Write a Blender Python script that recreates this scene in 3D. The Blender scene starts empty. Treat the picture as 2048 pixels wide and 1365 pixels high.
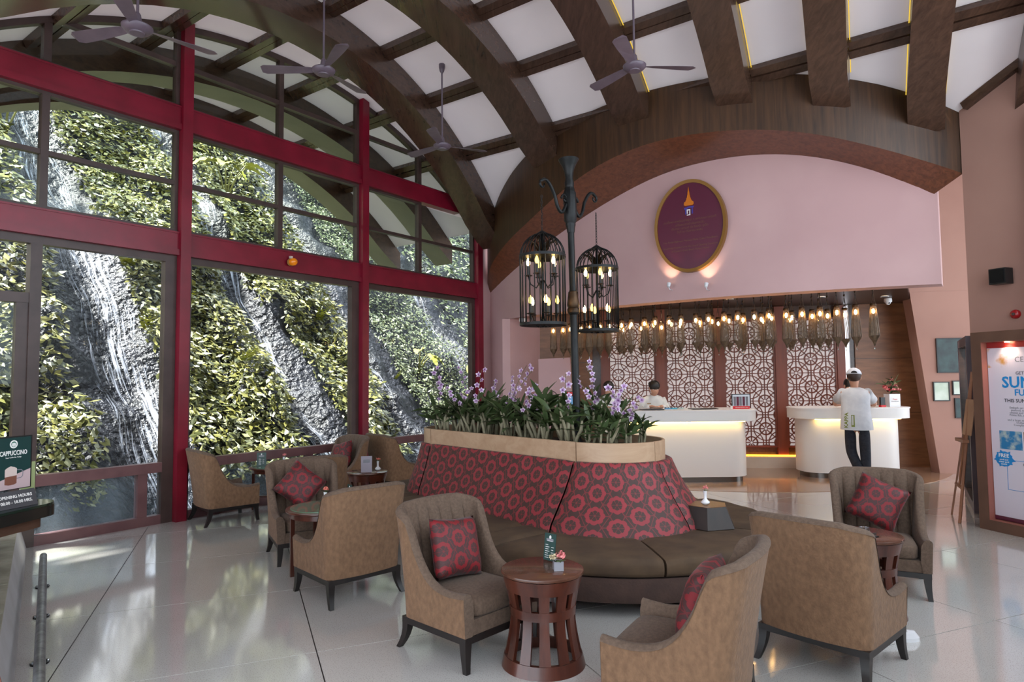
import bpy, bmesh, math, random
from mathutils import Vector, Matrix
random.seed(7)
sc = bpy.context.scene
COL = sc.collection
# ------------------------------------------------------------------ camera, world, sun, exposure
F_PX, PITCH, ROLL, EYE = 1310.0, math.radians(3.28), math.radians(0.6), 1.6
_f = Vector((0, math.cos(PITCH), math.sin(PITCH))); _u = Vector((0, -math.sin(PITCH), math.cos(PITCH))); _r = Vector((1, 0, 0))
_rt = _r * math.cos(ROLL) - _u * math.sin(ROLL); _up = _u * math.cos(ROLL) + _r * math.sin(ROLL)
cam_d = bpy.data.cameras.new('camera'); cam = bpy.data.objects.new('camera', cam_d); COL.objects.link(cam)
cam_d.sensor_fit = 'HORIZONTAL'; cam_d.sensor_width = 36.0; cam_d.lens = F_PX / 2048 * 36.0; cam_d.clip_start = 0.05; cam_d.clip_end = 200
cam.matrix_world = Matrix(((_rt.x, _up.x, -_f.x, 0), (_rt.y, _up.y, -_f.y, 0), (_rt.z, _up.z, -_f.z, EYE), (0, 0, 0, 1)))
sc.camera = cam
sc.view_settings.view_transform = 'Standard'; sc.view_settings.look = 'None'; sc.view_settings.gamma = 1.0
sc.view_settings.use_curve_mapping = False; sc.view_settings.exposure = 0.62
w = bpy.data.worlds.new('sky'); sc.world = w; w.use_nodes = True
bg = w.node_tree.nodes['Background']; bg.inputs[0].default_value = (0.80, 0.90, 1.0, 1); bg.inputs[1].default_value = 2.6
sd = bpy.data.lights.new('sun', 'SUN'); sd.energy = 15.0; sd.angle = math.radians(4); sd.color = (1.0, 0.97, 0.92)
sun = bpy.data.objects.new('sun', sd); COL.objects.link(sun)
sun.rotation_euler = Vector((0.449, 0.105, -0.890)).to_track_quat('-Z', 'Y').to_euler()
sc.cycles.max_bounces = 6; sc.cycles.adaptive_threshold = 0.035; sc.cycles.transparent_max_bounces = 12; sc.cycles.sample_clamp_indirect = 4.0
sc.cycles.caustics_reflective = False; sc.cycles.caustics_refractive = False

# ------------------------------------------------------------------ plan axes: t along the window wall, s into the room
P0 = Vector((-3.946, 7.675, 0)); ANG = math.radians(36.2)
D = Vector((math.sin(ANG), math.cos(ANG), 0)); N = Vector((D.y, -D.x, 0)); UP = Vector((0, 0, 1))
def TS(t, s, z=0.0): return P0 + D * t + N * s + UP * z
TC, VR, PK = 1.4, 6.1, 6.05
def Hw(t): return PK - VR + math.sqrt(max(0.01, VR * VR - (t - TC) ** 2))

# ------------------------------------------------------------------ helpers
def lin(c):
    return tuple((x / 255 / 12.92) if x / 255 <= 0.04045 else ((x / 255 + 0.055) / 1.055) ** 2.4 for x in c)
class MB:
    def __init__(s): s.v = []; s.f = []; s.uv = {}
    def add(s, vs, fs, m=None):
        o = len(s.v)
        s.v += [tuple(m @ Vector(p)) if m is not None else tuple(p) for p in vs]
        s.f += [tuple(i + o for i in f) for f in fs]; return s
    def hexa(s, p):
        return s.add(p, [(0, 3, 2, 1), (4, 5, 6, 7), (0, 1, 5, 4), (1, 2, 6, 5), (2, 3, 7, 6), (3, 0, 4, 7)])
    def box(s, x0, x1, y0, y1, z0, z1, m=None):
        p = [(x0, y0, z0), (x1, y0, z0), (x1, y1, z0), (x0, y1, z0), (x0, y0, z1), (x1, y0, z1), (x1, y1, z1), (x0, y1, z1)]
        if m is not None: p = [tuple(m @ Vector(q)) for q in p]
        return s.hexa(p)
    def ts(s, t0, t1, s0, s1, z0, z1):
        return s.hexa([TS(t0, s1, z0), TS(t1, s1, z0), TS(t1, s0, z0), TS(t0, s0, z0), TS(t0, s1, z1), TS(t1, s1, z1), TS(t1, s0, z1), TS(t0, s0, z1)])
    def bar(s, a, b, w, h=None, up=UP):
        a, b = Vector(a), Vector(b); h = h or w; d = (b - a).normalized()
        if abs(d.dot(up)) > 0.99: up = Vector((1, 0, 0))
        x = d.cross(up).normalized() * w / 2; y = x.cross(d).normalized() * h / 2
        return s.hexa([a - x - y, a + x - y, b + x - y, b - x - y, a - x + y, a + x + y, b + x + y, b - x + y])
    def tube(s, pts, r, n=8, cap=True, up=None):
        pts = [Vector(p) for p in pts]; k = len(pts); rs = r if isinstance(r, (list, tuple)) else [r] * k
        o = len(s.v); ref = up or Vector((0.31, 0.17, 0.94))
        for i, p in enumerate(pts):
            d = (pts[min(i + 1, k - 1)] - pts[max(i - 1, 0)]).normalized()
            x = d.cross(ref)
            if x.length < 1e-3: x = d.cross(Vector((1, 0, 0)))
            x.normalize(); y = d.cross(x)
            for j in range(n):
                a = 2 * math.pi * j / n; s.v.append(tuple(p + (x * math.cos(a) + y * math.sin(a)) * rs[i]))
        for i in range(k - 1):
            for j in range(n):
                a, b = o + i * n + j, o + i * n + (j + 1) % n; s.f.append((a, b, b + n, a + n))
        if cap:
            s.f.append(tuple(o + j for j in range(n - 1, -1, -1))); s.f.append(tuple(o + (k - 1) * n + j for j in range(n)))
        return s
    def lathe(s, prof, n=16, c=(0, 0, 0), m=None, a0=0.0):
        vs = []; fs = []
        for r, z in prof:
            for j in range(n):
                a = a0 + 2 * math.pi * j / n; vs.append((c[0] + r * math.cos(a), c[1] + r * math.sin(a), c[2] + z))
        for i in range(len(prof) - 1):
            for j in range(n):
                a, b = i * n + j, i * n + (j + 1) % n; fs.append((a, b, b + n, a + n))
        if prof[0][0] > 1e-4: fs.append(tuple(range(n - 1, -1, -1)))
        if prof[-1][0] > 1e-4: fs.append(tuple((len(prof) - 1) * n + j for j in range(n)))
        return s.add(vs, fs, m)
    def prism(s, poly, z0, z1, m=None):
        n = len(poly)
        vs = [(x, y, z0) for x, y in poly] + [(x, y, z1) for x, y in poly]
        fs = [tuple(range(n - 1, -1, -1)), tuple(range(n, 2 * n))] + [(i, (i + 1) % n, n + (i + 1) % n, n + i) for i in range(n)]
        return s.add(vs, fs, m)
    def grid(s, fn, nu, nv, cu=False, uv=None):
        o = len(s.v); mu = nu if cu else nu + 1
        for i in range(mu):
            for j in range(nv + 1): s.v.append(tuple(fn(i / nu, j / nv)))
        for i in range(nu):
            for j in range(nv):
                a = o + i * (nv + 1) + j; b = o + ((i + 1) % mu) * (nv + 1) + j
                f = (a, b, b + 1, a + 1)
                if uv: s.uv[len(s.f)] = [uv(i / nu, j / nv), uv((i + 1) / nu, j / nv), uv((i + 1) / nu, (j + 1) / nv), uv(i / nu, (j + 1) / nv)]
                s.f.append(f)
        return s
    def mesh(s, name, mat, smooth=False):
        me = bpy.data.meshes.new(name); me.from_pydata(s.v, [], s.f)
        if s.uv:
            ul = me.uv_layers.new(name='UVMap')
            for p in me.polygons:
                q = s.uv.get(p.index)
                if q:
                    for k, li in enumerate(p.loop_indices): ul.data[li].uv = q[k]
        if mat: me.materials.append(mat)
        if smooth: me.polygons.foreach_set('use_smooth', [True] * len(me.polygons))
        me.update(); return me
    def build(s, name, mat, parent=None, smooth=False, fix=True, angle=None):
        me = s.mesh(name, mat, smooth)
        if fix:
            b = bmesh.new(); b.from_mesh(me); bmesh.ops.recalc_face_normals(b, faces=b.faces); b.to_mesh(me); b.free()
        if angle is not None:
            me.polygons.foreach_set('use_smooth', [True] * len(me.polygons)); me.set_sharp_from_angle(angle=math.radians(angle))
        return link(name, me, parent)
def link(name, me, parent=None, loc=None, rot=None, scale=None):
    o = bpy.data.objects.new(name, me); COL.objects.link(o); o.parent = parent
    if loc is not None: o.location = loc
    if rot is not None: o.rotation_euler = rot
    if scale is not None: o.scale = (scale,) * 3 if isinstance(scale, (int, float)) else scale
    return o
def tag(o, label=None, cat=None, group=None, kind=None):
    for k, v in (('label', label), ('category', cat), ('group', group), ('kind', kind)):
        if v: o[k] = v
    return o
def thing(name, label=None, cat=None, loc=(0, 0, 0), rz=0.0, group=None, kind=None):
    o = bpy.data.objects.new(name, None); COL.objects.link(o); o.empty_display_size = 0.1
    o.location = loc; o.rotation_euler = (0, 0, rz); return tag(o, label, cat, group, kind)
KIDS = {}
def kids(o): return [c for c in bpy.data.objects if c.parent == o]
def dup(root, tree, loc, rz, label=None, group=None):
    """tree: list of (child, [grandchildren]) of root"""
    r = root.copy(); COL.objects.link(r); r.location = loc; r.rotation_euler = (0, 0, rz)
    if label: r['label'] = label
    if group: r['group'] = group
    for ch, gs in tree:
        c = ch.copy(); COL.objects.link(c); c.parent = r
        for g in gs:
            e = g.copy(); COL.objects.link(e); e.parent = c
    return r
def tree_of(root): return [(c, kids(c)) for c in kids(root)]
def face_to(fx, fy): return math.atan2(-fx, fy)      # rotation that turns local +y to (fx, fy)

# ------------------------------------------------------------------ materials
MATS = {}
class NT:
    def __init__(s, mat): s.t = mat.node_tree; s.n = s.t.nodes; s.l = s.t.links
    def new(s, ty, **kw):
        n = s.n.new(ty)
        for k, v in kw.items(): setattr(n, k, v)
        return n
    def put(s, sock, v):
        if hasattr(v, 'is_linked') or isinstance(v, bpy.types.NodeSocket): s.l.new(v, sock)
        else: sock.default_value = v
    def math(s, op, a, b=0.0, c=0.0, clamp=False):
        n = s.new('ShaderNodeMath', operation=op); n.use_clamp = clamp
        s.put(n.inputs[0], a); s.put(n.inputs[1], b); s.put(n.inputs[2], c); return n.outputs[0]
    def noise(s, vec, scale, detail=3.0, rough=0.5, dist=0.0):
        n = s.new('ShaderNodeTexNoise'); s.put(n.inputs['Vector'], vec)
        n.inputs['Scale'].default_value = scale; n.inputs['Detail'].default_value = detail; n.inputs['Roughness'].default_value = rough; n.inputs['Distortion'].default_value = dist
        return n.outputs[0]
    def map(s, vec, scale=(1, 1, 1), rot=(0, 0, 0), loc=(0, 0, 0)):
        n = s.new('ShaderNodeMapping'); s.put(n.inputs[0], vec); n.inputs[1].default_value = loc; n.inputs[2].default_value = rot; n.inputs[3].default_value = scale; return n.outputs[0]
    def ramp(s, fac, stops):
        n = s.new('ShaderNodeValToRGB'); s.put(n.inputs[0], fac); e = n.color_ramp.elements
        while len(e) < len(stops): e.new(0.5)
        for i, (p, c) in enumerate(stops): e[i].position = p; e[i].color = (*c, 1)
        return n.outputs[0]
    def mix(s, fac, a, b):
        n = s.new('ShaderNodeMix', data_type='RGBA'); s.put(n.inputs[0], fac); s.put(n.inputs[6], (*a, 1) if isinstance(a, tuple) else a); s.put(n.inputs[7], (*b, 1) if isinstance(b, tuple) else b); return n.outputs[2]
    def coord(s, which='Object'): return s.new('ShaderNodeTexCoord').outputs[which]
def mat(name, col=(200, 200, 200), rough=0.5, metal=0.0, spec=0.5, emit=None, estr=0.0, coat=0.0, sheen=0.0, trans=0.0):
    m = bpy.data.materials.new(name); m.use_nodes = True; MATS[name] = m
    b = m.node_tree.nodes['Principled BSDF']
    b.inputs['Base Color'].default_value = (*lin(col), 1); b.inputs['Roughness'].default_value = rough; b.inputs['Metallic'].default_value = metal
    b.inputs['Specular IOR Level'].default_value = spec
    if emit: b.inputs['Emission Color'].default_value = (*lin(emit), 1); b.inputs['Emission Strength'].default_value = estr
    if coat: b.inputs['Coat Weight'].default_value = coat; b.inputs['Coat Roughness'].default_value = 0.08
    if sheen: b.inputs['Sheen Weight'].default_value = sheen; b.inputs['Sheen Roughness'].default_value = 0.4
    if trans: b.inputs['Transmission Weight'].default_value = trans
    return m
def bsdf(m): return m.node_tree.nodes['Principled BSDF']
def noisy(name, c1, c2, scale, rough=0.5, bump=0.0, stretch=(1, 1, 1), detail=4.0, bscale=None, coord='Object', lo=0.35, hi=0.65, **kw):
    m = mat(name, c1, rough, **kw); t = NT(m); b = bsdf(m)
    v = t.map(t.coord(coord), stretch); n = t.noise(v, scale, detail)
    t.put(b.inputs['Base Color'], t.ramp(n, [(lo, lin(c1)), (hi, lin(c2))]))
    if bump:
        bn = t.new('ShaderNodeBump'); bn.inputs['Strength'].default_value = bump; bn.inputs['Distance'].default_value = 0.01
        t.put(bn.inputs['Height'], t.noise(v, bscale or scale * 3, 3.0)); t.l.new(bn.outputs[0], b.inputs['Normal'])
    return m
def wood(name, c1, c2, scale=6.0, rough=0.35, axis=0, coat=0.0, bump=0.05, stretch=14.0):
    m = mat(name, c1, rough, coat=coat); t = NT(m); b = bsdf(m)
    st = [stretch] * 3; st[axis] = 1.0
    v = t.map(t.coord('Object'), st); n = t.noise(v, scale / 6, 6.0, 0.65, 0.6); n2 = t.noise(t.coord('Object'), 0.9, 2.0)
    f = t.math('ADD', t.math('MULTIPLY', n, 0.75), t.math('MULTIPLY', n2, 0.25))
    t.put(b.inputs['Base Color'], t.ramp(f, [(0.36, lin(c1)), (0.62, lin(c2))]))
    bn = t.new('ShaderNodeBump'); bn.inputs['Strength'].default_value = bump; bn.inputs['Distance'].default_value = 0.01
    t.put(bn.inputs['Height'], n); t.l.new(bn.outputs[0], b.inputs['Normal']); return m
def glassy(name, tint=(0.93, 0.96, 0.95), ior=1.35, rough=0.02, haze=0.0, hazecol=(200, 215, 225), refl=1.0):
    m = bpy.data.materials.new(name); m.use_nodes = True; t = NT(m); n = t.n; n.remove(n['Principled BSDF']); out = n['Material Output']
    tr = t.new('ShaderNodeBsdfTransparent'); tr.inputs[0].default_value = (*tint, 1)
    gl = t.new('ShaderNodeBsdfGlossy'); gl.inputs['Roughness'].default_value = rough; gl.inputs[0].default_value = (0.9, 0.95, 0.95, 1)
    lw = t.new('ShaderNodeLayerWeight'); lw.inputs[0].default_value = 0.5; f0 = ((ior - 1) / (ior + 1)) ** 2
    fr = t.math('ADD', f0, t.math('MULTIPLY', t.math('POWER', lw.outputs['Facing'], 4.5), 1 - f0)); fr = t.math('MULTIPLY', fr, refl)
    mx = t.new('ShaderNodeMixShader'); t.put(mx.inputs[0], fr); t.l.new(tr.outputs[0], mx.inputs[1]); t.l.new(gl.outputs[0], mx.inputs[2])
    s = mx.outputs[0]
    if haze:
        df = t.new('ShaderNodeBsdfDiffuse'); df.inputs[0].default_value = (*lin(hazecol), 1); tl = t.new('ShaderNodeBsdfTranslucent'); tl.inputs[0].default_value = (*lin(hazecol), 1)
        ad = t.new('ShaderNodeMixShader'); t.l.new(df.outputs[0], ad.inputs[1]); t.l.new(tl.outputs[0], ad.inputs[2])
        nz = t.noise(t.map(t.coord(), (1, 1, 0.25)), 2.2, 5.0); m2 = t.new('ShaderNodeMixShader')
        t.put(m2.inputs[0], t.math('MULTIPLY', t.ramp(nz, [(0.3, (0.2,) * 3), (0.7, (1,) * 3)]), haze)); t.l.new(s, m2.inputs[1]); t.l.new(ad.outputs[0], m2.inputs[2]); s = m2.outputs[0]
    t.l.new(s, out.inputs[0]); return m
def emis(name, col, strength):
    m = bpy.data.materials.new(name); m.use_nodes = True; t = NT(m); t.n.remove(t.n['Principled BSDF'])
    e = t.new('ShaderNodeEmission'); e.inputs[0].default_value = (*lin(col), 1); e.inputs[1].default_value = strength
    t.l.new(e.outputs[0], t.n['Material Output'].inputs[0]); return m

m_red = noisy('red_paint', (112, 14, 34), (128, 20, 42), 3, 0.32, 0.05)
m_brownframe = noisy('brown_aluminium', (62, 46, 42), (74, 56, 52), 5, 0.4)
m_rail = noisy('mauve_rail', (98, 66, 68), (112, 78, 78), 5, 0.35)
m_rib = wood('dark_rib_wood', (58, 41, 33), (82, 59, 47), 5, 0.26, 1, coat=0.12, bump=0.03, stretch=22)
m_ribout = noisy('outer_rib_daylit', (128, 124, 108), (142, 138, 120), 2, 0.6)  # daylight on the outer ribs' undersides put into the colour
m_fascia = wood('fascia_wood', (48, 31, 19), (80, 53, 33), 6, 0.42, 2, stretch=18)
m_soffit = wood('soffit_wood', (84, 48, 32), (122, 74, 50), 6, 0.3, 2, stretch=18)
m_pink = noisy('pink_plaster', (200, 163, 161), (189, 151, 150), 0.8, 0.75, 0.04, bscale=40)
m_pinkshade = noisy('pink_plaster_shaded', (164, 125, 111), (153, 114, 101), 0.8, 0.75, 0.04, bscale=40)  # pink plaster darkened in colour for the dim light at the right
m_glass = glassy('clear_glass', (0.96, 0.98, 0.98), refl=0.12)
m_glasstint = glassy('tinted_glass', (0.86, 0.90, 0.87), 1.42, refl=0.55)
m_glasswet = glassy('wet_glass', (0.90, 0.94, 0.96), 1.4, 0.08, 0.17)
m_dark = mat('dark_metal', (22, 22, 24), 0.38, 0.6)
m_black = mat('black_plastic', (16, 16, 17), 0.4)
m_white = mat('white_plastic', (225, 225, 228), 0.4)
m_chrome = mat('chrome', (190, 190, 192), 0.15, 1.0)
def panel_mat(name, c):
    m = bpy.data.materials.new(name); m.use_nodes = True; t = NT(m); t.n.remove(t.n['Principled BSDF'])
    nz = t.noise(t.coord(), 1.3, 3.0); cc = t.mix(nz, lin(c), lin(tuple(x * 0.93 for x in c)))
    d = t.new('ShaderNodeBsdfDiffuse'); tl = t.new('ShaderNodeBsdfTranslucent'); t.put(d.inputs[0], cc); t.put(tl.inputs[0], cc)
    mx = t.new('ShaderNodeMixShader'); mx.inputs[0].default_value = 0.17; t.l.new(d.outputs[0], mx.inputs[1]); t.l.new(tl.outputs[0], mx.inputs[2])
    t.l.new(mx.outputs[0], t.n['Material Output'].inputs[0]); return m
m_panel = panel_mat('frosted_roof_panel', (226, 220, 222))

def interp(tab, x):
    """Catmull-Rom through a table of (x, y)"""
    if x <= tab[0][0]: i = 0
    elif x >= tab[-1][0]: i = len(tab) - 2
    else: i = max(k for k in range(len(tab) - 1) if tab[k][0] <= x)
    x0, y0 = tab[i]; x1, y1 = tab[i + 1]; u = (x - x0) / (x1 - x0)
    def slope(k):
        a, b = max(0, k - 1), min(len(tab) - 1, k + 1); return (tab[b][1] - tab[a][1]) / (tab[b][0] - tab[a][0])
    h = x1 - x0; m0, m1 = slope(i) * h, slope(i + 1) * h; u = min(1.0, max(0.0, u)) if tab[0][0] <= x <= tab[-1][0] else u
    return (2 * u ** 3 - 3 * u * u + 1) * y0 + (u ** 3 - 2 * u * u + u) * m0 + (3 * u * u - 2 * u ** 3) * y1 + (u ** 3 - u * u) * m1
# ================================================================== THE SETTING
# ---- floor: terrazzo slabs with open dark joints
m_tile = noisy('terrazzo', (196, 192, 184), (176, 170, 162), 0.9, 0.13, 0.0, coat=1.0)
t_ = NT(m_tile); b_ = bsdf(m_tile)
sp = t_.noise(t_.coord(), 160, 2.0); base = t_.ramp(t_.noise(t_.coord(), 0.8, 3.0), [(0.3, lin((208, 205, 200))), (0.7, lin((192, 188, 182)))])
t_.put(b_.inputs['Base Color'], t_.mix(t_.ramp(sp, [(0.56, (0,) * 3), (0.68, (0.55,) * 3)]), base, lin((104, 98, 92))))
t_.put(b_.inputs['Roughness'], t_.math('ADD', 0.04, t_.math('MULTIPLY', t_.noise(t_.coord(), 3.0, 4.0), 0.09)))
m_joint = mat('dark_joint', (44, 36, 34), 0.7)
m_recfloor = noisy('brown_stone', (168, 138, 116), (146, 116, 96), 1.6, 0.16, coat=0.2)
TH = math.radians(22.4); TU = Vector((-math.sin(TH), math.cos(TH), 0)); TV = Vector((math.cos(TH), math.sin(TH), 0))
def clip(poly, px, py, nx, ny):
    out = []
    for i in range(len(poly)):
        a, b = poly[i], poly[(i + 1) % len(poly)]
        da = (a[0] - px) * nx + (a[1] - py) * ny; db = (b[0] - px) * nx + (b[1] - py) * ny
        if da >= 0: out.append(a)
        if da * db < 0:
            k = da / (da - db); out.append((a[0] + (b[0] - a[0]) * k, a[1] + (b[1] - a[1]) * k))
    return out
floor = MB().prism([(-9, -1.5), (9.5, -1.5), (10.5, 14), (-0.3, 14)], -0.25, -0.006).build('floor', m_joint); tag(floor, kind='structure')
fl = [tuple(TS(-20, 0.02)[:2]), tuple(TS(20, 0.02)[:2])]
for iu in range(-3, 13):
    for iv in range(-8, 9):
        u0, v0 = 4.11 + 1.28 * (iu - 3), 0.427 + 1.37 * iv; g = 0.0035
        p = [(TU * a + TV * b) for a, b in ((u0 + g, v0 + g), (u0 + g, v0 + 1.37 - g), (u0 + 1.28 - g, v0 + 1.37 - g), (u0 + 1.28 - g, v0 + g))]
        p = [(q.x, q.y) for q in p][::-1]
        c = sum(q[0] for q in p) / 4, sum(q[1] for q in p) / 4
        if not (-8 < c[0] < 9 and -1 < c[1] < 12): continue
        p = clip(p, *fl[0], N.x, N.y)
        p = clip(p, 0, -1.4, 0, 1); p = clip(p, 0, 12.3, 0, -1) if p else p
        p = clip(p, *TS(5.6, 0)[:2], -D.x, -D.y) if p and c[0] < 1 else p
        if len(p) < 3: continue
        MB().prism(p, -0.03, 0.0).build('tile', m_tile, floor)
rec = MB().prism([(3.9 + 4.02 * math.cos(a), 13.1 + 4.02 * math.sin(a)) for a in [math.pi + math.pi * k / 40 for k in range(41)]] + [(7.9, 13.6), (-0.1, 13.6)], -0.002, 0.004)
tag(rec.build('floor_reception', m_recfloor), kind='structure')
m_line = mat('stone_joint', (104, 80, 66), 0.6)
# ---- window wall
wl = thing('wall_left', kind='structure')
COLS = (-2.74, 0.0, 2.74)
for t in COLS:
    zt = Hw(t) + (0.10 if t > -1 else 0.0)
    MB().ts(t - 0.03, t + 0.09, -0.02, 0.14, 0, zt).build('column', m_red, wl)
    MB().ts(t - 0.16, t - 0.031, -0.05, 0.05, 0, 3.08).build('frame_post', m_brownframe, wl)
    MB().ts(t + 0.091, t + 0.15, -0.05, 0.05, 0, 3.08).build('frame_post', m_brownframe, wl)
MB().ts(5.46, 5.60, -0.02, 0.14, 0, 4.47).build('column', m_red, wl)
MB().ts(5.37, 5.459, -0.05, 0.05, 0, 3.08).build('frame_post', m_brownframe, wl)
# red transoms with a stepped lower moulding
for z0, z1, te in ((3.08, 3.36, 5.459), (4.58, 4.87, 5.0)):
    for a, b in ((-2.65, -0.031), (0.091, 2.709), (2.831, te)):
        m = MB(); m.ts(a, b, -0.04, 0.09, z0 + 0.07, z1); m.ts(a, b, -0.04, 0.115, z0, z0 + 0.07); m.ts(a, b, 0.091, 0.10, z1 - 0.02, z1)
        m.build('transom', m_red, wl)
def archbar(name, ta, tb, off0, off1, s0, s1, m, parent, n=16):
    b = MB(); vs = []; fs = []
    for i in range(n + 1):
        t = ta + (tb - ta) * i / n; z = Hw(t)
        vs += [TS(t, s0, z - off1), TS(t, s1, z - off1), TS(t, s1, z - off0), TS(t, s0, z - off0)]
    for i in range(n):
        for j in range(4): fs.append((4 * i + j, 4 * i + (j + 1) % 4, 4 * i + 4 + (j + 1) % 4, 4 * i + 4 + j))
    fs += [(3, 2, 1, 0), (4 * n, 4 * n + 1, 4 * n + 2, 4 * n + 3)]
    return b.add(vs, fs).build(name, m, parent)
archbar('arch_frame', -2.65, 5.0, -0.02, 0.075, -0.05, 0.05, m_brownframe, wl, 40)
archbar('arch_frame', 4.95, 5.50, -0.02, 0.13, -0.05, 0.10, m_red, wl, 6)
# solid wall further left
MB().ts(-7.0, -2.83, -0.3, 0.0, 0, 5.6).build('wall_panel', m_pink, wl)
def pane(t0, t1, z0, z1, m, parent, n=10, arc=False, off=0.08):
    ts_ = [t0 + (t1 - t0) * i / n for i in range(n + 1)] if arc else [t0, t1]
    top = [min(z1, Hw(t) - off) if arc else z1 for t in ts_]
    b = MB(); k = len(ts_); vs = []
    for s in (-0.004, 0.004):
        vs += [TS(t, s, z0) for t in ts_] + [TS(t, s, max(z, z0 + 0.001)) for t, z in zip(ts_, top)]
    fs = []
    for i in range(k - 1):
        fs += [(i, i + 1, k + i + 1, k + i), (2 * k + i, 3 * k + i, 3 * k + i + 1, 2 * k + i + 1), (k + i, k + i + 1, 3 * k + i + 1, 3 * k + i), (i, 2 * k + i, 2 * k + i + 1, i + 1)]
    fs += [(0, k, 3 * k, 2 * k), (k - 1, 3 * k - 1, 4 * k - 1, 2 * k - 1)]
    return b.add(vs, fs).build('pane', m, parent)
for bi, (a, b) in enumerate(((-2.65, -0.16), (0.15, 2.58), (2.89, 5.37))):
    wn = thing('window_%d' % (bi + 1), kind='structure')
    mid = (-1.385, 1.35, 4.03)[bi]
    A, B = (-2.65, 0.091, 2.831)[bi], (-0.031, 2.709, 5.459)[bi]
    # lower band: big pane, rail, low panel
    MB().ts(a, b, -0.05, 0.05, 3.00, 3.08).build('head_frame', m_brownframe, wn)
    MB().ts(a, b, -0.05, 0.06, 0.58, 0.69).build('rail', m_rail, wn)
    MB().ts(a, b, -0.05, 0.05, 0.0, 0.10).build('sill', m_rail, wn)
    post = (-0.36, 1.86, 4.6)[bi]
    MB().ts(post - 0.05, post + 0.05, -0.045, 0.045, 0.10, 0.58).build('low_post', m_rail, wn)
    lo = ([(-1.38, post - 0.05)] if bi == 0 else [(a, post - 0.05)]) + [(post + 0.05, b)]
    for p, q in lo: pane(p, q, 0.10, 0.58, m_glasswet, wn)
    if bi == 0:
        MB().ts(-1.48, -1.38, -0.06, 0.06, 0.0, 3.0).build('door_post', m_brownframe, wn)
        MB().ts(a, -1.48, -0.05, 0.05, 2.40, 2.50).build('door_rail', m_brownframe, wn)
        MB().ts(-1.58, -1.48, -0.04, 0.04, 0.10, 2.40).build('door_stile', m_brownframe, wn)
        pane(-1.38, b, 0.69, 3.0, m_glass, wn); pane(a, -1.48, 2.50, 3.0, m_glass, wn); pane(a, -1.58, 0.69, 2.40, m_glasstint, wn); pane(a, -1.48, 0.10, 0.58, m_glasswet, wn)
    else: pane(a, b, 0.69, 3.0, m_glass, wn)
    # middle band: 2 x 2 panes
    z0, z1, zb = 3.36, 4.58, 3.95
    last = bi == 2
    MB().ts(mid - 0.035, mid + 0.035, -0.04, 0.05, z0, z1).build('mullion', m_brownframe, wn)
    for p, q in ((A, mid - 0.035), (mid + 0.035, B)):
        MB().ts(p, q, -0.03, 0.04, zb - 0.025, zb + 0.025).build('glazing_bar', m_brownframe, wn)
        MB().ts(p, q, -0.04, 0.05, z0, z0 + 0.035).build('glazing_bead', m_brownframe, wn)
        if not (last and q == B): MB().ts(p, q, -0.04, 0.05, z1 - 0.035, z1).build('glazing_bead', m_brownframe, wn)
        for e0, e1 in ((p, p + 0.04), (q - 0.04, q)):
            if (p, e0) != (mid + 0.035, p) and (q, e1) != (mid - 0.035, q): MB().ts(e0, e1, -0.04, 0.05, z0 + 0.035, z1 - 0.035 if not (last and q == B) else 4.40).build('glazing_bead', m_brownframe, wn)
        pane(p, q, z0 + 0.035, zb - 0.025, m_glasstint, wn)
        pane(p, q, zb + 0.025, z1 - 0.035, m_glasstint, wn, arc=last, off=0.13)
    # top band under the arch
    z0, zb = 4.87, 5.385
    te = 5.0 if last else B
    arc_t = TC + math.sqrt(VR ** 2 - (zb + 0.0 - PK + VR) ** 2)
    arc_l = 2 * TC - arc_t
    MB().ts(mid - 0.035, mid + 0.035, -0.04, 0.05, z0, Hw(mid) - 0.07).build('mullion', m_brownframe, wn)
    ba, bb = max(A, arc_l), min(te, arc_t)
    for p, q in ((ba, mid - 0.035), (mid + 0.035, bb)):
        if q - p > 0.1: MB().ts(p, q, -0.03, 0.045, zb - 0.03, zb + 0.03).build('glazing_bar', m_brownframe, wn)
    MB().ts(A, te, -0.04, 0.05, z0, z0 + 0.03).build('glazing_bead', m_brownframe, wn)
    for e0, e1 in ((A, A + 0.045), (te - 0.045, te)):
        if Hw((e0 + e1) / 2) - 0.08 > z0 + 0.1: MB().ts(e0, e1, -0.04, 0.05, z0, Hw(e0 if bi == 2 else e1) - 0.06 if bi else min(Hw(e0), Hw(e1)) - 0.06).build('glazing_bead', m_brownframe, wn)
    for p, q in ((A, mid - 0.035), (mid + 0.035, te)):
        pane(p, q, z0 + 0.03, zb - 0.03, m_glasstint, wn, arc=True)
        p2, q2 = max(p, arc_l), min(q, arc_t)
        if q2 - p2 > 0.15: pane(p2, q2, zb + 0.03, 7, m_glasstint, wn, arc=True)
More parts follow.
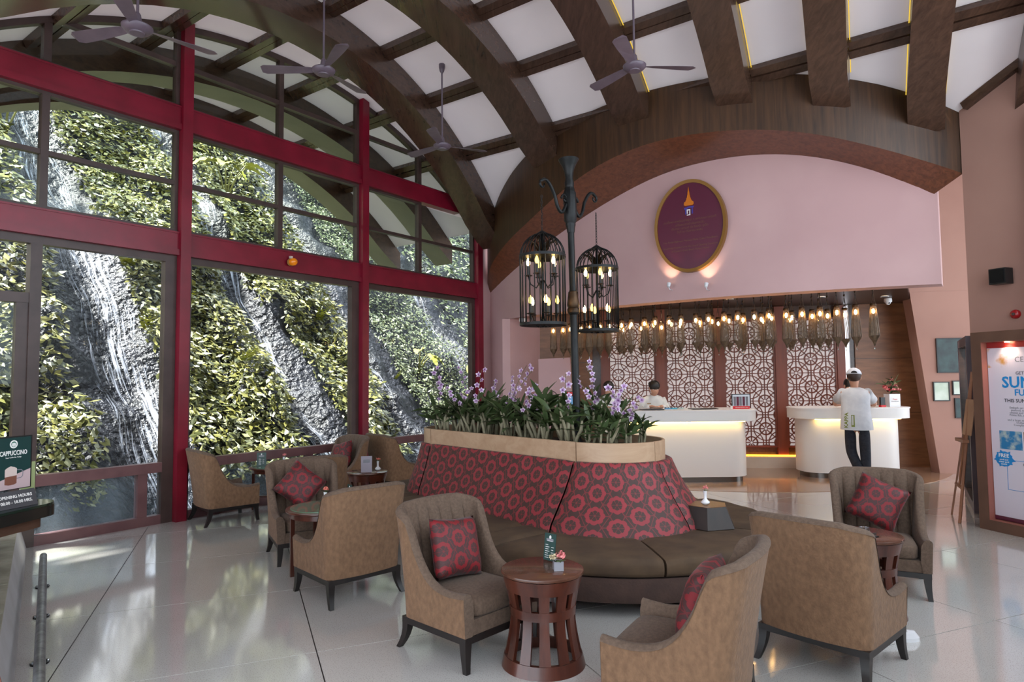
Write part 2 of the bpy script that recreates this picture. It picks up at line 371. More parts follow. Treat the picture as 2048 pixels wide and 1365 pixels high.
# ---- vaulted ceiling: curved roof panels, purlins, ribs
ceil = thing('ceiling', kind='structure')
SK = -0.15
m_covelight = emis('yellow_cove_led', (214, 178, 66), 0.9)
def rib_s(si, t):
    return si + (0.0 if si < 0 else -0.20 if si < 1 else SK) * (t - 4.3)
RIBS = [(-2.42, 0.45, 1), (-0.98, 0.45, 1), (0.62, 0.50, 0), (2.36, 0.50, 0), (3.92, 0.46, 0), (5.26, 0.42, 0), (6.35, 0.40, 0), (7.33, 0.37, 0), (8.35, 0.37, 0)]
PUR = [4.25 - 1.1 * k for k in range(7)]
FC_T, FC_S, FC_R = 9.71, 4.1, 5.6
def fascia_t(s): return FC_T - math.sqrt(max(0.2, FC_R ** 2 - (s - FC_S) ** 2))
RIBD = 0.36
for si, wd, outside in RIBS:
    te = 5.55
    for _ in range(6):
        sx = rib_s(si, te)
        te = fascia_t(sx) + 0.06 if 0.1 < sx < 7.6 else 5.5
    if outside: te = 5.75
    n = 26; vs = []; fs = []
    for i in range(n + 1):
        t = -2.75 + (te + 2.75) * i / n; z = Hw(t); c = rib_s(si, t)
        sl = (Hw(t + 0.01) - Hw(t - 0.01)) / 0.02; nl = math.sqrt(1 + sl * sl); off = RIBD
        tb, zb = t + sl / nl * off, z - off / nl          # soffit offset along the vault normal
        if i == n: tb, zb = t, z - off
        if i == 0: tb, zb = t, z - off
        vs += [TS(tb, c - wd / 2, zb), TS(tb, c + wd / 2, zb), TS(t, c + wd / 2, z + 0.02), TS(t, c - wd / 2, z + 0.02)]
    for i in range(n):
        for j in range(4): fs.append((4 * i + j, 4 * i + 4 + j, 4 * i + 4 + (j + 1) % 4, 4 * i + (j + 1) % 4))
    fs += [(0, 1, 2, 3), (4 * n + 3, 4 * n + 2, 4 * n + 1, 4 * n)]
    o = MB().add(vs, fs).build('rib', m_rib, ceil, angle=35)
    if si > 3.5 and si < 8:
        for sd_ in (-1, 1):
            led = MB(); pts = [TS(t, rib_s(si, t) + sd_ * (wd / 2 + 0.012), Hw(t) - 0.035) for t in [1.9 + (te - 0.08 - 1.9) * k / 12 for k in range(13)]]
            for k in range(12): led.bar(pts[k], pts[k + 1], 0.010, 0.008)
            led.build('led_strip', m_covelight, o)
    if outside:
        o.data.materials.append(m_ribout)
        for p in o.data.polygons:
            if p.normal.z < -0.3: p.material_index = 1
gaps = []
for k in range(len(RIBS) - 1): gaps.append((RIBS[k], RIBS[k + 1]))
TB = [-2.75] + sorted(PUR) + [5.62]
for (sa, wa, _), (sb, wb, _) in gaps:
    for k in range(len(TB) - 1):
        t0, t1 = TB[k], TB[k + 1]; n = 5; vs = []; fs = []
        for i in range(n + 1):
            t = t0 + (t1 - t0) * i / n; z = Hw(t) if t < 5.5 else Hw(5.5) - (t - 5.5) * 0.9
            for dz in (0, 0.02):
                vs += [TS(t, rib_s(sa, t) + wa / 2 - 0.02, z + dz), TS(t, rib_s(sb, t) - wb / 2 + 0.02, z + dz)]
        for i in range(n):
            o = 4 * i; fs += [(o, o + 1, o + 5, o + 4), (o + 2, o + 6, o + 7, o + 3), (o, o + 4, o + 6, o + 2), (o + 1, o + 3, o + 7, o + 5)]
        fs += [(0, 2, 3, 1), (4 * n, 4 * n + 1, 4 * n + 3, 4 * n + 2)]
        MB().add(vs, fs).build('roof_panel', m_panel, ceil, angle=40)
    # purlins: paired planks across the gap
    for t in PUR:
        sl = (Hw(t + 0.01) - Hw(t - 0.01)) / 0.02; z = Hw(t)
        for dt in (-0.055, 0.055):
            tt = t + dt; zz = Hw(tt) - 0.045
            p0 = TS(tt, rib_s(sa, tt) + wa / 2, zz); p1 = TS(tt, rib_s(sb, tt) - wb / 2, zz)
            nrm = (UP - D * sl).normalized()
            MB().bar(p0, p1, 0.102, 0.09, nrm).build('purlin', m_rib, ceil)
# ---- arch beam over the reception
LOW = [(-0.1, 3.42), (0.33, 3.63), (1.1, 3.86), (1.9, 4.08), (3.18, 4.52), (3.99, 4.68), (4.68, 4.70), (5.46, 4.63), (6.1, 4.49), (6.72, 4.27), (7.33, 4.02), (7.6, 3.90)]
BACK = [(-0.2, 3.13), (0.8, 3.51), (2.13, 3.98), (3.14, 4.31), (3.98, 4.52), (4.71, 4.58), (5.37, 4.54), (5.96, 4.41), (6.51, 4.19), (7.02, 3.9), (7.35, 3.68)]
WC_T, WC_S, WC_R = 14.05, 4.2, 9.1
def wall_t(s): return WC_T - math.sqrt(WC_R ** 2 - (s - WC_S) ** 2)
tr = thing('trim_1', kind='structure')
S0, S1 = 0.06, 7.54
def fas(u, v):
    s = S0 + (S1 - S0) * u; t = fascia_t(s); lo = interp(LOW, s); hi = Hw(min(t, 5.5)) + 0.06; return TS(t, s, lo + (hi - lo) * v)
def sof(u, v):
    s = S0 + (S1 - S0) * u; sb = -0.12 + 7.34 * u
    a = TS(fascia_t(s), s, interp(LOW, s)); b = TS(wall_t(sb) + 0.02, sb, interp(BACK, sb)); return a.lerp(b, v)
MB().grid(fas, 48, 4).build('fascia', m_fascia, tr, smooth=True)
MB().grid(sof, 48, 3).build('soffit', m_soffit, tr, smooth=True)
e0 = [fas(1, 0), fas(1, 1), sof(1, 1) + Vector((0, 0, 1.2)), sof(1, 1)]
MB().add(e0, [(0, 1, 2, 3)]).build('beam_end', m_fascia, tr)
# ---- curved pink bulkhead wall above the reception
wb_ = thing('wall_back', kind='structure')
WBOT = 2.68
def bulk(s0, s1, z0fn, z1fn, n=36, th=0.30, name='bulkhead', m=m_pink):
    vs = []; fs = []
    for i in range(n + 1):
        s = s0 + (s1 - s0) * i / n; t = wall_t(s)
        for tt, zz in ((t, z0fn(s)), (t, z1fn(s)), (t + th, z1fn(s)), (t + th, z0fn(s))): vs.append(TS(tt, s, zz))
    for i in range(n):
        for j in range(4): fs.append((4 * i + j, 4 * i + 4 + j, 4 * i + 4 + (j + 1) % 4, 4 * i + (j + 1) % 4))
    fs += [(0, 1, 2, 3), (4 * n + 3, 4 * n + 2, 4 * n + 1, 4 * n)]
    return MB().add(vs, fs).build(name, m, wb_, angle=40)
bulk(-0.2, 7.27, lambda s: WBOT, lambda s: interp(BACK, s) + 0.35)
bulk(-0.2, 0.72, lambda s: 0.0, lambda s: WBOT, 6, name='wall_pier')
MB().ts(5.6, 6.1, -0.15, 0.02, 0, 4.4).build('wall_return', m_pink, wb_)
# alcove: jambs, wood back wall, ceiling
BW0, BW1 = Vector((0.30, 12.37, 0)), Vector((8.3, 11.18, 0)); BD = (BW1 - BW0).normalized(); BN = Vector((BD.y, -BD.x, 0))   # BN faces the room
def BWp(x, off=0.0, z=0.0):
    k = (x - BW0.x) / BD.x; return BW0 + BD * k + BN * off + UP * z
m_wallwood = wood('wall_veneer', (110, 70, 44), (142, 96, 62), 5, 0.42, 0, stretch=12)
m_alcceil = wood('alcove_ceiling_wood', (44, 28, 20), (70, 46, 34), 5, 0.4, 0)
m_lattice = wood('lattice_wood', (96, 44, 28), (122, 60, 40), 6, 0.4, 2)
j0 = TS(wall_t(0.72), 0.72)
MB().hexa([j0, BWp(0.52, 0), BWp(0.40, 0), j0 + Vector((-0.14, 0.02, 0)), j0 + UP * WBOT, BWp(0.56, 0, 2.85), BWp(0.40, 0, 2.85), j0 + Vector((-0.14, 0.02, WBOT))]).build('jamb', m_pink, wb_)
zs = [0.0, 0.945, 1.885, 2.86]
xs_ = [0.35, 1.50, 1.51, 5.9, 6.02, 7.15, 8.3]
for zi in range(3):
    for xi in range(len(xs_) - 1):
        if 1 <= xi <= 3: continue
        a, b = xs_[xi] + 0.003, xs_[xi + 1] - 0.003; z0, z1 = zs[zi] + 0.004, zs[zi + 1] - 0.004
        MB().hexa([BWp(a, 0.03, z0), BWp(b, 0.03, z0), BWp(b, 0, z0), BWp(a, 0, z0), BWp(a, 0.03, z1), BWp(b, 0.03, z1), BWp(b, 0, z1), BWp(a, 0, z1)]).build('veneer_panel', m_wallwood, wb_)
MB().hexa([BWp(0.2, 0), BWp(8.4, 0), BWp(8.4, -0.2), BWp(0.2, -0.2), BWp(0.2, 0, 2.9), BWp(8.4, 0, 2.9), BWp(8.4, -0.2, 2.9), BWp(0.2, -0.2, 2.9)]).build('backing_wall', m_rib, wb_)
# alcove ceiling follows the bulkhead
ac = [TS(wall_t(s) + 0.29, s) for s in [0.75 + 6.15 * k / 20 for k in range(21)]]
poly = [(p.x, p.y) for p in ac] + [(6.55, 10.75), (7.3, 11.3), tuple(BWp(0.35)[:2])]
ca = MB().prism(poly, 2.84, 2.95).build('ceiling_alcove', m_alcceil); tag(ca, kind='structure')
rf = [TS(t, s) for t, s in ((5.35, -0.3), (5.35, 7.3), (5.0, 8.0), (5.0, 14), (14, 14), (14, -0.3))]
tag(MB().prism([(p.x, p.y) for p in rf], 5.3, 5.4).build('ceiling_roof_slab', m_pinkshade), kind='structure')
# pink partition in front of the left veneer
def quadwall(name, a, b, h0, h1, th, m, parent, top_dx=0.0):
    a, b = Vector(a), Vector(b); d = (b - a).normalized(); nn = Vector((d.y, -d.x, 0)) * -th
    return MB().hexa([a, b, b + nn, a + nn, a + UP * h0, b + UP * h1 + d * top_dx, b + nn + UP * h1 + d * top_dx, a + nn + UP * h0]).build(name, m, parent)
quadwall('partition', (0.45, 11.30, 0), (1.06, 11.22, 0), 1.93, 1.95, 0.25, m_pink, wb_, -0.07)
# far pink wall right of the alcove, slanted edge
wr = thing('wall_right', kind='structure')
q = MB(); a = Vector((6.86, 10.64, 0)); b = Vector((10.2, 10.05, 0)); nn = Vector((0.05, 0.3, 0)); top = (b - a).normalized() * -0.33
q.hexa([a, b, b + nn, a + nn, a + top + UP * 2.95, b + UP * 2.95, b + nn + UP * 2.95, a + top + nn + UP * 2.95]); q.build('slanted_wall', m_pinkshade, wr)
q = MB(); q.hexa([a + top * 1.0 + UP * 2.951, b + UP * 2.951, b + nn + UP * 2.951, a + top + nn + UP * 2.951, a + top * 2 + UP * 5.3, b + UP * 5.3, b + nn + UP * 5.3, a + top * 2 + nn + UP * 5.3]); q.build('upper_wall', m_pinkshade, wr)
# angled pink wall at the right end of the vault
c0, c1 = (5.27, 7.53), (4.22, 9.25)
m = MB(); pa, pb = TS(*c0), TS(*c1); nn = (pb - pa).normalized().cross(UP) * -0.3
m.hexa([pa, pb, pb + nn, pa + nn, pa + UP * 5.2, pb + UP * 5.7, pb + nn + UP * 5.7, pa + nn + UP * 5.2]); m.build('angled_wall', m_pinkshade, wr)
tp = []
for k in range(9):
    u = 0.04 + 0.5 * k / 8; t = c0[0] + (c1[0] - c0[0]) * u; s = c0[1] + (c1[1] - c0[1]) * u; tp.append(TS(t, s, Hw(t) - 0.02) - nn.normalized() * 0.03)
m = MB()
for k in range(8): m.bar(tp[k], tp[k + 1], 0.09, 0.09)
m.build('wall_trim', m_rib, wr)

en = [TS(t, s) for t, s in ((-10, -0.3), (-2.5, -0.3), (-2.5, 9.5), (-10, 9.5))]
tag(MB().prism([(p.x, p.y) for p in en], 4.3, 4.33).build('ceiling_fill', m_panel), kind='structure')  # unseen frosted roof, added to stop sun and spread soft fill
# added low wall behind the camera's right shoulder, holds back rear sky light
MB().ts(-10, 4.1, 9.25, 9.5, 0, 1.6).build('light_block_wall', mat('grey_render', (170, 170, 168), 0.8), wr)
# ================================================================== OUTSIDE: planted cliff with waterfalls
from mathutils import noise as mnoise
FALLS = [(0.45, 0.42), (3.02, 0.24), (5.12, 0.17), (8.0, 0.20)]
CM = 1.2; CN = (N * CM + UP).normalized(); CU = (UP - N / CM).normalized() if False else (UP * CM - N).normalized()
def cliff_disp(t, q):
    p = Vector((t * 0.55, q * 0.42, 3.1))
    h = mnoise.fractal(p, 1.0, 2.0, 5) * 0.28 + abs(mnoise.noise(Vector((t * 1.7, q * 1.1, 7.7)))) * 0.16
    h += mnoise.noise(Vector((t * 4.2, q * 3.1, 1.3))) * 0.06
    st = (q * 0.9 + 0.5 * mnoise.noise(Vector((t, q * 0.3, 5)))) % 1.0; h += 0.10 * (st if st < 0.75 else (1 - st) * 3)
    for ft, fw in FALLS:
        k = math.exp(-((t - ft) / (fw * 1.15)) ** 2); h = h * (1 - 0.6 * k) - 0.18 * k
        h += 0.08 * math.exp(-((t - ft - fw * 1.5) / 0.22) ** 2) + 0.10 * math.exp(-((t - ft + fw * 1.6) / 0.25) ** 2)
    return h
def cliff(t, q, off=0.0): return TS(t, -0.85, -0.25) + CU * q + CN * (cliff_disp(t, q) + off)
m_rock = noisy('cliff_rock', (50, 52, 62), (20, 21, 26), 2.6, 0.45, 1.0, bscale=11, detail=9, lo=0.3, hi=0.66)
m_rock.node_tree.nodes['Bump'].inputs['Distance'].default_value = 0.10
ck = MB().grid(lambda u, v: cliff(-6 + 21 * u, 15 * v), 210, 150).build('cliff', m_rock, smooth=True)
tag(ck, kind='structure')
tag(MB().ts(-6, 12, -1.2, -0.31, -0.45, -0.2).build('ground_gutter', m_rock), kind='structure')
# water: stretched white streaks over wet rock
def water_mat():
    m = bpy.data.materials.new('falling_water'); m.use_nodes = True; t = NT(m); b = bsdf(m)
    b.inputs['Base Color'].default_value = (*lin((215, 222, 240)), 1); b.inputs['Roughness'].default_value = 0.12
    uv = t.coord('UV'); n = t.noise(t.map(uv, (20, 1.1, 1)), 1.0, 7.0, 0.66, 1.0); n2 = t.noise(t.map(uv, (3, 0.8, 1)), 1.0, 3.0)
    f = t.math('ADD', t.math('MULTIPLY', n, 0.7), t.math('MULTIPLY', n2, 0.3))
    edge = t.new('ShaderNodeSeparateXYZ'); t.put(edge.inputs[0], t.coord('UV'))
    bn = t.new('ShaderNodeBump'); bn.inputs['Strength'].default_value = 0.8; bn.inputs['Distance'].default_value = 0.02; t.put(bn.inputs['Height'], n); t.l.new(bn.outputs[0], b.inputs['Normal'])
    a = t.ramp(f, [(0.515, (0.0,) * 3), (0.64, (0.9,) * 3)]); t.put(b.inputs['Alpha'], a); return m
m_water = water_mat()
WL = ['broad waterfall running down the cliff in the leftmost window bay', 'waterfall slanting down the cliff behind the middle window bay', 'thin white waterfall just right of the second red column', 'narrow far waterfall high on the cliff in the right window bay']
for (ft, fw), lb in zip(FALLS, WL):
    g = MB().grid(lambda u, v: cliff(ft + fw * (2 * u - 1) * (0.8 + 0.45 * mnoise.noise(Vector((ft, v * 14, 0)))) + 0.22 * mnoise.noise(Vector((ft, v * 9, 5))), 13.5 * v, 0.035), 14, 130, uv=lambda u, v: (u * fw * 2, v * 13.5))
    o = g.build('waterfall', m_water, smooth=True); tag(o, lb, 'waterfall', 'waterfalls on the cliff')
# foliage
def leaf_mat(name, stops, rough=0.42):
    m = mat(name, (80, 90, 40), rough, spec=0.5); t = NT(m); b = bsdf(m)
    g = t.new('ShaderNodeNewGeometry'); t.put(b.inputs['Base Color'], t.ramp(g.outputs['Random Per Island'], [(p, lin(c)) for p, c in stops]))
    return m
m_vine = leaf_mat('vine_leaf', [(0.0, (52, 58, 32)), (0.3, (94, 97, 50)), (0.6, (130, 126, 60)), (0.8, (158, 157, 102)), (1.0, (204, 207, 188))])  # palest tones put white glints of light into the leaf colour
m_vine2 = leaf_mat('small_leaf', [(0.0, (50, 60, 40)), (0.4, (86, 96, 62)), (0.75, (122, 130, 92)), (1.0, (182, 188, 154))])
rnd = random.Random(11)
def leaf(mb, c, ax, nm, L, W):
    sd_ = ax.cross(nm).normalized(); mid = c + ax * L * 0.5
    mb.add([c, mid + sd_ * W / 2 - nm * W * 0.18, c + ax * L - nm * L * 0.12, mid - sd_ * W / 2 - nm * W * 0.18], [(0, 1, 2), (0, 2, 3)])
def patch(t0, t1, q0, q1, n, L, m, label, keep):
    mb = MB(); k = 0
    while k < n:
        t = rnd.uniform(t0, t1); q = q0 + (q1 - q0) * rnd.random()
        if not keep(t, q): continue
        k += 1
        bush = 0.5 + 0.5 * mnoise.noise(Vector((t * 0.9, q * 0.9, 9.1)))
        c = cliff(t, q, 0.02 + bush * 0.42 * math.sqrt(rnd.random()))
        nm = (CN * 0.7 + UP * 0.45 + Vector((rnd.gauss(0, .4), rnd.gauss(0, .4), rnd.gauss(0, .35)))).normalized()
        ax = (N * 0.5 - UP * 0.5 + D * rnd.gauss(0, .8) + Vector((rnd.gauss(0, .3), rnd.gauss(0, .3), rnd.gauss(0, .5))))
        ax = (ax - nm * ax.dot(nm)).normalized(); s_ = rnd.uniform(0.6, 1.25)
        leaf(mb, c, ax, nm, L * s_, L * s_ * rnd.uniform(0.36, 0.55))
    o = mb.build('climbing_foliage', m, fix=False); tag(o, label, 'foliage', kind='stuff'); return o
def clear(t, q):
    for ft, fw in FALLS:
        if abs(t - ft) < fw * (0.92 + 0.30 * mnoise.noise(Vector((q * 0.8, ft, 2)))) + 0.03: return False
    return True
patch(-3.6, -0.05, 0.95, 11, 15000, 0.14, m_vine, 'dense climbing plants left of the broad waterfall', lambda t, q: clear(t, q) and not (t > -0.22 + 0.16 * mnoise.noise(Vector((q, 1, 1))) and q < 4.0))
patch(0.85, 2.75, 0.45, 11, 13000, 0.135, m_vine, 'yellow-green climbing plants filling the left of the middle bay', clear)
patch(3.3, 4.9, 0.5, 11, 9000, 0.14, m_vine, 'climbing plants between the second and third waterfalls', lambda t, q: clear(t, q) and not (t < 3.62 and q < 4.2))
patch(5.85, 7.75, 0.5, 11, 16000, 0.085, m_vine2, 'small-leaved hedge covering the cliff in the right window bay', lambda t, q: clear(t, q) and t > 5.85 + 0.12 * mnoise.noise(Vector((q * 2, 1, 4))))
patch(8.5, 14, 0.5, 12, 9000, 0.14, m_vine2, 'far foliage at the right edge of the cliff', clear)
patch(-0.75, -0.1, 0.35, 1.9, 260, 0.11, m_vine, 'small vine trailing over the boulder behind the low glass', lambda t, q: -0.75 < t + 0.12 * q < -0.3)
# large-leaved plants
m_ear = leaf_mat('elephant_ear_leaf', [(0, (110, 124, 50)), (0.5, (160, 160, 64)), (1, (190, 194, 120))], 0.35)
m_stem = mat('green_stem', (118, 116, 60), 0.5)
def ear_mesh(L, W):
    b = MB(); pts = []
    n = 12
    for i in range(n + 1):
        u = i / n; w = W * 0.5 * (math.sin(math.pi * min(1, u * 0.92 + 0.08)) ** 0.7) * (1 - 0.35 * u)
        pts.append((u * L, w))
    for i in range(n + 1):
        x, w = pts[i]; dz = -0.35 * (x / L) ** 2 * L
        b.v += [(x, w, dz + w * 0.35 + 0.02 * math.sin(i * 2.1)), (x, 0, dz), (x, -w, dz + w * 0.35 + 0.02 * math.cos(i * 2.3))]
    for i in range(n):
        a = 3 * i; b.f += [(a, a + 3, a + 4, a + 1), (a + 1, a + 4, a + 5, a + 2)]
    return b
def ear_plant(t, q, size, nleaf, label, spread=1.0, seed=1):
    r = random.Random(seed); base = cliff(t, q, 0.0)
    root = thing('elephant_ear_plant', label, 'plant', base, 0, 'large-leaved plants on the cliff')
    for k in range(nleaf):
        a = math.atan2(N.y, N.x) + (k - (nleaf - 1) / 2) * 1.5 / nleaf * spread + r.uniform(-.2, .2); h = size * r.uniform(0.9, 1.7); out = size * r.uniform(0.5, 1.0)
        tip = Vector((math.cos(a) * out, math.sin(a) * out, h))
        MB().tube([(0, 0, -0.05), tip * 0.5 + Vector((0, 0, h * 0.15)), tip], [0.022, 0.016, 0.010], 6).build('stem', m_stem, root, smooth=True)
        L = size * r.uniform(0.8, 1.1); o = ear_mesh(L, L * 0.75).build('leaf', m_ear, root, smooth=True, fix=False)
        o.location = tip; o.rotation_euler = (r.uniform(-.3, .3), r.uniform(-0.15, 0.6), a + r.uniform(-.5, .5))
ear_plant(6.6, 2.6, 0.36, 3, 'large-leaved plant with a folded yellow leaf high in the right bay', seed=3)
ear_plant(7.6, 1.9, 0.40, 4, 'large yellow-leaved plant nearest the third red column', seed=5)
ear_plant(7.0, 1.2, 0.34, 3, 'large-leaved plant low behind the left end of the orchid planter', seed=8)
ear_plant(3.9, 7.6, 0.50, 5, 'big pale-leaved plant high in the upper middle window', 1.6, seed=13)
ear_plant(0.0, 8.2, 0.55, 3, 'broad-leaved plant at the top of the broad waterfall', 1.4, seed=21)
ear_plant(-1.5, 7.4, 0.55, 4, 'huge-leaved plant at the far left of the upper window', 1.4, seed=23)
# ferns: upright fronds with separate leaflets
m_fern = leaf_mat('fern_frond', [(0, (84, 96, 22)), (0.6, (128, 132, 26)), (1, (164, 164, 60))], 0.45)
def fern(t, q, size, n, label, seed):
    r = random.Random(seed); root = thing('fern', label, 'fern', cliff(t, q, 0.15), 0, 'ferns on the cliff')
    for k in range(n):
        a = r.uniform(-1.1, 1.1) + math.atan2(N.y, N.x); b = MB(); up_ = r.uniform(0.7, 1.2)
        for i in range(9):
            u = i / 8; p = Vector((math.cos(a) * u * size * 0.7, math.sin(a) * u * size * 0.7, size * (up_ * u - 0.45 * u * u)))
            ax = Vector((math.cos(a) * 0.7, math.sin(a) * 0.7, up_ - 0.9 * u)).normalized(); sd_ = Vector((-math.sin(a), math.cos(a), 0)); w_ = size * 0.24 * (1 - u * 0.75)
            for g in (1, -1): leaf(b, p, (sd_ * g + ax * 0.7).normalized(), ax.cross(sd_ * 1).normalized(), w_, w_ * 0.42)
        b.build('frond', m_fern, root, fix=False)
for i, (t, q, s_, n, lb) in enumerate([(0.98, 4.6, 0.5, 6, 'upright fern beside the broad waterfall, upper one'), (0.95, 3.3, 0.42, 5, 'bright fern beside the first red column'), (1.7, 3.9, 0.5, 5, 'yellow-green fern at the left of the middle bay'), (2.3, 2.6, 0.5, 6, 'spreading yellow fern in the centre of the middle bay'), (4.4, 3.8, 0.45, 6, 'fern under the amber beacon in the middle bay'), (4.6, 2.6, 0.42, 5, 'fern right of the second waterfall, lower one'), (5.6, 2.3, 0.34, 5, 'fern peeking past the second red column'), (3.6, 5.4, 0.5, 5, 'fern in the upper middle window')]):
    fern(t, q, s_, n, lb, 31 + i)
# small palm
pr = thing('palm_tree', 'small palm with a pinkish trunk beside the third red column', 'palm', cliff(9.2, 1.6, 0.0))
m_trunk = noisy('palm_trunk', (150, 108, 84), (112, 82, 64), 8, 0.8)
MB().tube([(0, 0, -0.3), (0.02, 0, 0.4), (0.0, 0.03, 0.9), (0, 0, 1.25)], [0.09, 0.085, 0.07, 0.09], 8).build('trunk', m_trunk, pr, smooth=True)
for k in range(9):
    a = k * 2.4; b = MB(); L = 1.0
    for i in range(10):
        u = (i + 1) / 10; p = Vector((math.cos(a) * L * 0.6 * u, math.sin(a) * L * 0.6 * u, 1.2 + L * (0.95 * u - 0.5 * u * u))); ax = Vector((math.cos(a), math.sin(a), 0.6 - u)).normalized(); sd_ = Vector((-math.sin(a), math.cos(a), 0))
        for g in (1, -1): leaf(b, p, (sd_ * g * 0.7 + ax).normalized(), Vector((0, 0, 1)), 0.38 * (1.1 - u * 0.5), 0.05)
    b.build('frond', m_fern, pr, fix=False)
# ================================================================== FURNITURE
m_chen = noisy('tan_chenille', (136, 103, 76), (108, 80, 58), 42, 0.9, 0.5, (1, 1, 0.6), bscale=110, sheen=0.08, lo=0.25, hi=0.75)
m_taupe = noisy('taupe_weave', (108, 88, 73), (92, 74, 61), 60, 0.9, 0.35, bscale=160, sheen=0.05)
m_ebony = noisy('ebony_wood', (24, 20, 19), (36, 30, 28), 4, 0.35)
m_brseat = noisy('brown_seat_fabric', (88, 68, 48), (70, 53, 38), 5, 0.85, 0.5, bscale=6)
m_mahog = wood('mahogany', (58, 26, 18), (92, 46, 32), 6, 0.28, 2, coat=0.3, stretch=10)
m_mahogtop = wood('mahogany_top', (76, 46, 34), (104, 68, 52), 6, 0.25, 0, coat=0.3, stretch=10)
m_planter = wood('blond_veneer', (178, 144, 114), (196, 164, 134), 5, 0.4, 0, stretch=12)
def flower_fabric(name, bg, fg, fg2, period=0.32):
    m = mat(name, bg, 0.6, sheen=0.08); t = NT(m); b = bsdf(m)
    uv = t.new('ShaderNodeSeparateXYZ'); t.put(uv.inputs[0], t.coord('UV'))
    u = t.math('DIVIDE', uv.outputs[0], period); v = t.math('DIVIDE', uv.outputs[1], period * 0.577)
    def cell(o):
        x = t.math('SUBTRACT', t.math('FRACT', t.math('ADD', u, 50 + o)), 0.5); y = t.math('MULTIPLY', t.math('SUBTRACT', t.math('FRACT', t.math('ADD', v, 50 + o)), 0.5), 0.577)
        return x, y, t.math('SQRT', t.math('ADD', t.math('MULTIPLY', x, x), t.math('MULTIPLY', y, y)))
    ax, ay, ar = cell(0.0); bx, by, br = cell(0.5)
    sel = t.math('LESS_THAN', ar, br)
    pick = lambda p, q: t.math('ADD', t.math('MULTIPLY', p, sel), t.math('MULTIPLY', q, t.math('SUBTRACT', 1.0, sel)))
    x, y, r = pick(ax, bx), pick(ay, by), pick(ar, br)
    th = t.math('ARCTAN2', y, x)
    lob = t.math('MULTIPLY', t.math('ABSOLUTE', t.math('COSINE', t.math('MULTIPLY', th, 4.0))), 0.030)
    ro = t.math('ADD', 0.205, lob); ri = t.math('ADD', 0.118, t.math('MULTIPLY', lob, 0.5))
    ring = t.math('MULTIPLY', t.math('LESS_THAN', r, ro), t.math('GREATER_THAN', r, ri))
    spoke = t.math('MULTIPLY', t.math('LESS_THAN', t.math('ABSOLUTE', t.math('SINE', t.math('MULTIPLY', th, 3.0))), 0.22), t.math('LESS_THAN', r, ri))
    dot = t.math('LESS_THAN', r, 0.028)
    web = t.math('MULTIPLY', t.math('GREATER_THAN', r, t.math('ADD', ro, 0.0)), t.math('LESS_THAN', t.math('ABSOLUTE', t.math('SINE', t.math('MULTIPLY', th, 3.0))), 0.13))
    web2 = t.math('LESS_THAN', t.math('ABSOLUTE', t.math('SUBTRACT', ar, br)), 0.016)
    line = t.math('MAXIMUM', t.math('MAXIMUM', web, web2), t.math('MAXIMUM', spoke, dot))
    nz = t.noise(t.coord('UV'), 5.0, 3.0)
    fgc = t.mix(nz, lin(fg), lin(fg2)); bgc = t.mix(nz, lin(bg), lin(tuple(int(c * 0.8) for c in bg)))
    c1 = t.mix(t.math('MULTIPLY', line, 0.55), bgc, fgc); c2 = t.mix(ring, c1, fgc)
    t.put(b.inputs['Base Color'], c2)
    bn = t.new('ShaderNodeBump'); bn.inputs['Strength'].default_value = 0.35; bn.inputs['Distance'].default_value = 0.004
    t.put(bn.inputs['Height'], t.math('ADD', ring, t.math('MULTIPLY', t.noise(t.coord('UV'), 220, 1.0), 0.5))); t.l.new(bn.outputs[0], b.inputs['Normal'])
    return m
m_flower = flower_fabric('flower_ring_fabric', (74, 47, 40), (158, 54, 60), (134, 40, 48))
m_flower2 = flower_fabric('flower_ring_velvet', (72, 36, 34), (140, 24, 32), (108, 15, 25), 0.24)
# ---- armchair
def chair_path():
    """outer footprint from the right arm front, round the back, to the left arm front: (x, y, nx, ny, top, lean)"""
    hx, fy, by, rc = 0.30, 0.30, -0.26, 0.07; out = []
    def arm(y): return interp([(-0.27, 0.835), (-0.215, 0.80), (-0.17, 0.72), (-0.12, 0.60), (-0.05, 0.495), (0.03, 0.437), (0.14, 0.412), (0.24, 0.416), (0.30, 0.424)], y)
    for i in range(17):
        y = fy + (by + rc - fy) * i / 16; out.append((hx, y, 1, 0, arm(y), 0.03))
    for i in range(1, 7):
        a = math.pi / 2 * i / 6; out.append((hx - rc + rc * math.cos(a), by + rc - rc * math.sin(a), math.cos(a), -math.sin(a), arm(by + rc) + (0.835 - arm(by + rc)) * (i / 6) ** 0.6, 0.03 + 0.07 * i / 6))
    for i in range(1, 51):
        x = (hx - rc) * (1 - 2 * i / 50); bow = 0.025 * (1 - (x / (hx - rc)) ** 2)
        out.append((x, by - bow, -x * 0.15, -1, 0.835 + 0.008 * (1 - (x / hx) ** 2), 0.10))
    half = [(-p[0], p[1], -p[2], p[3], p[4], p[5]) for p in out[:23]]
    return out + half[::-1][1:] if False else out + half[::-1][1:]
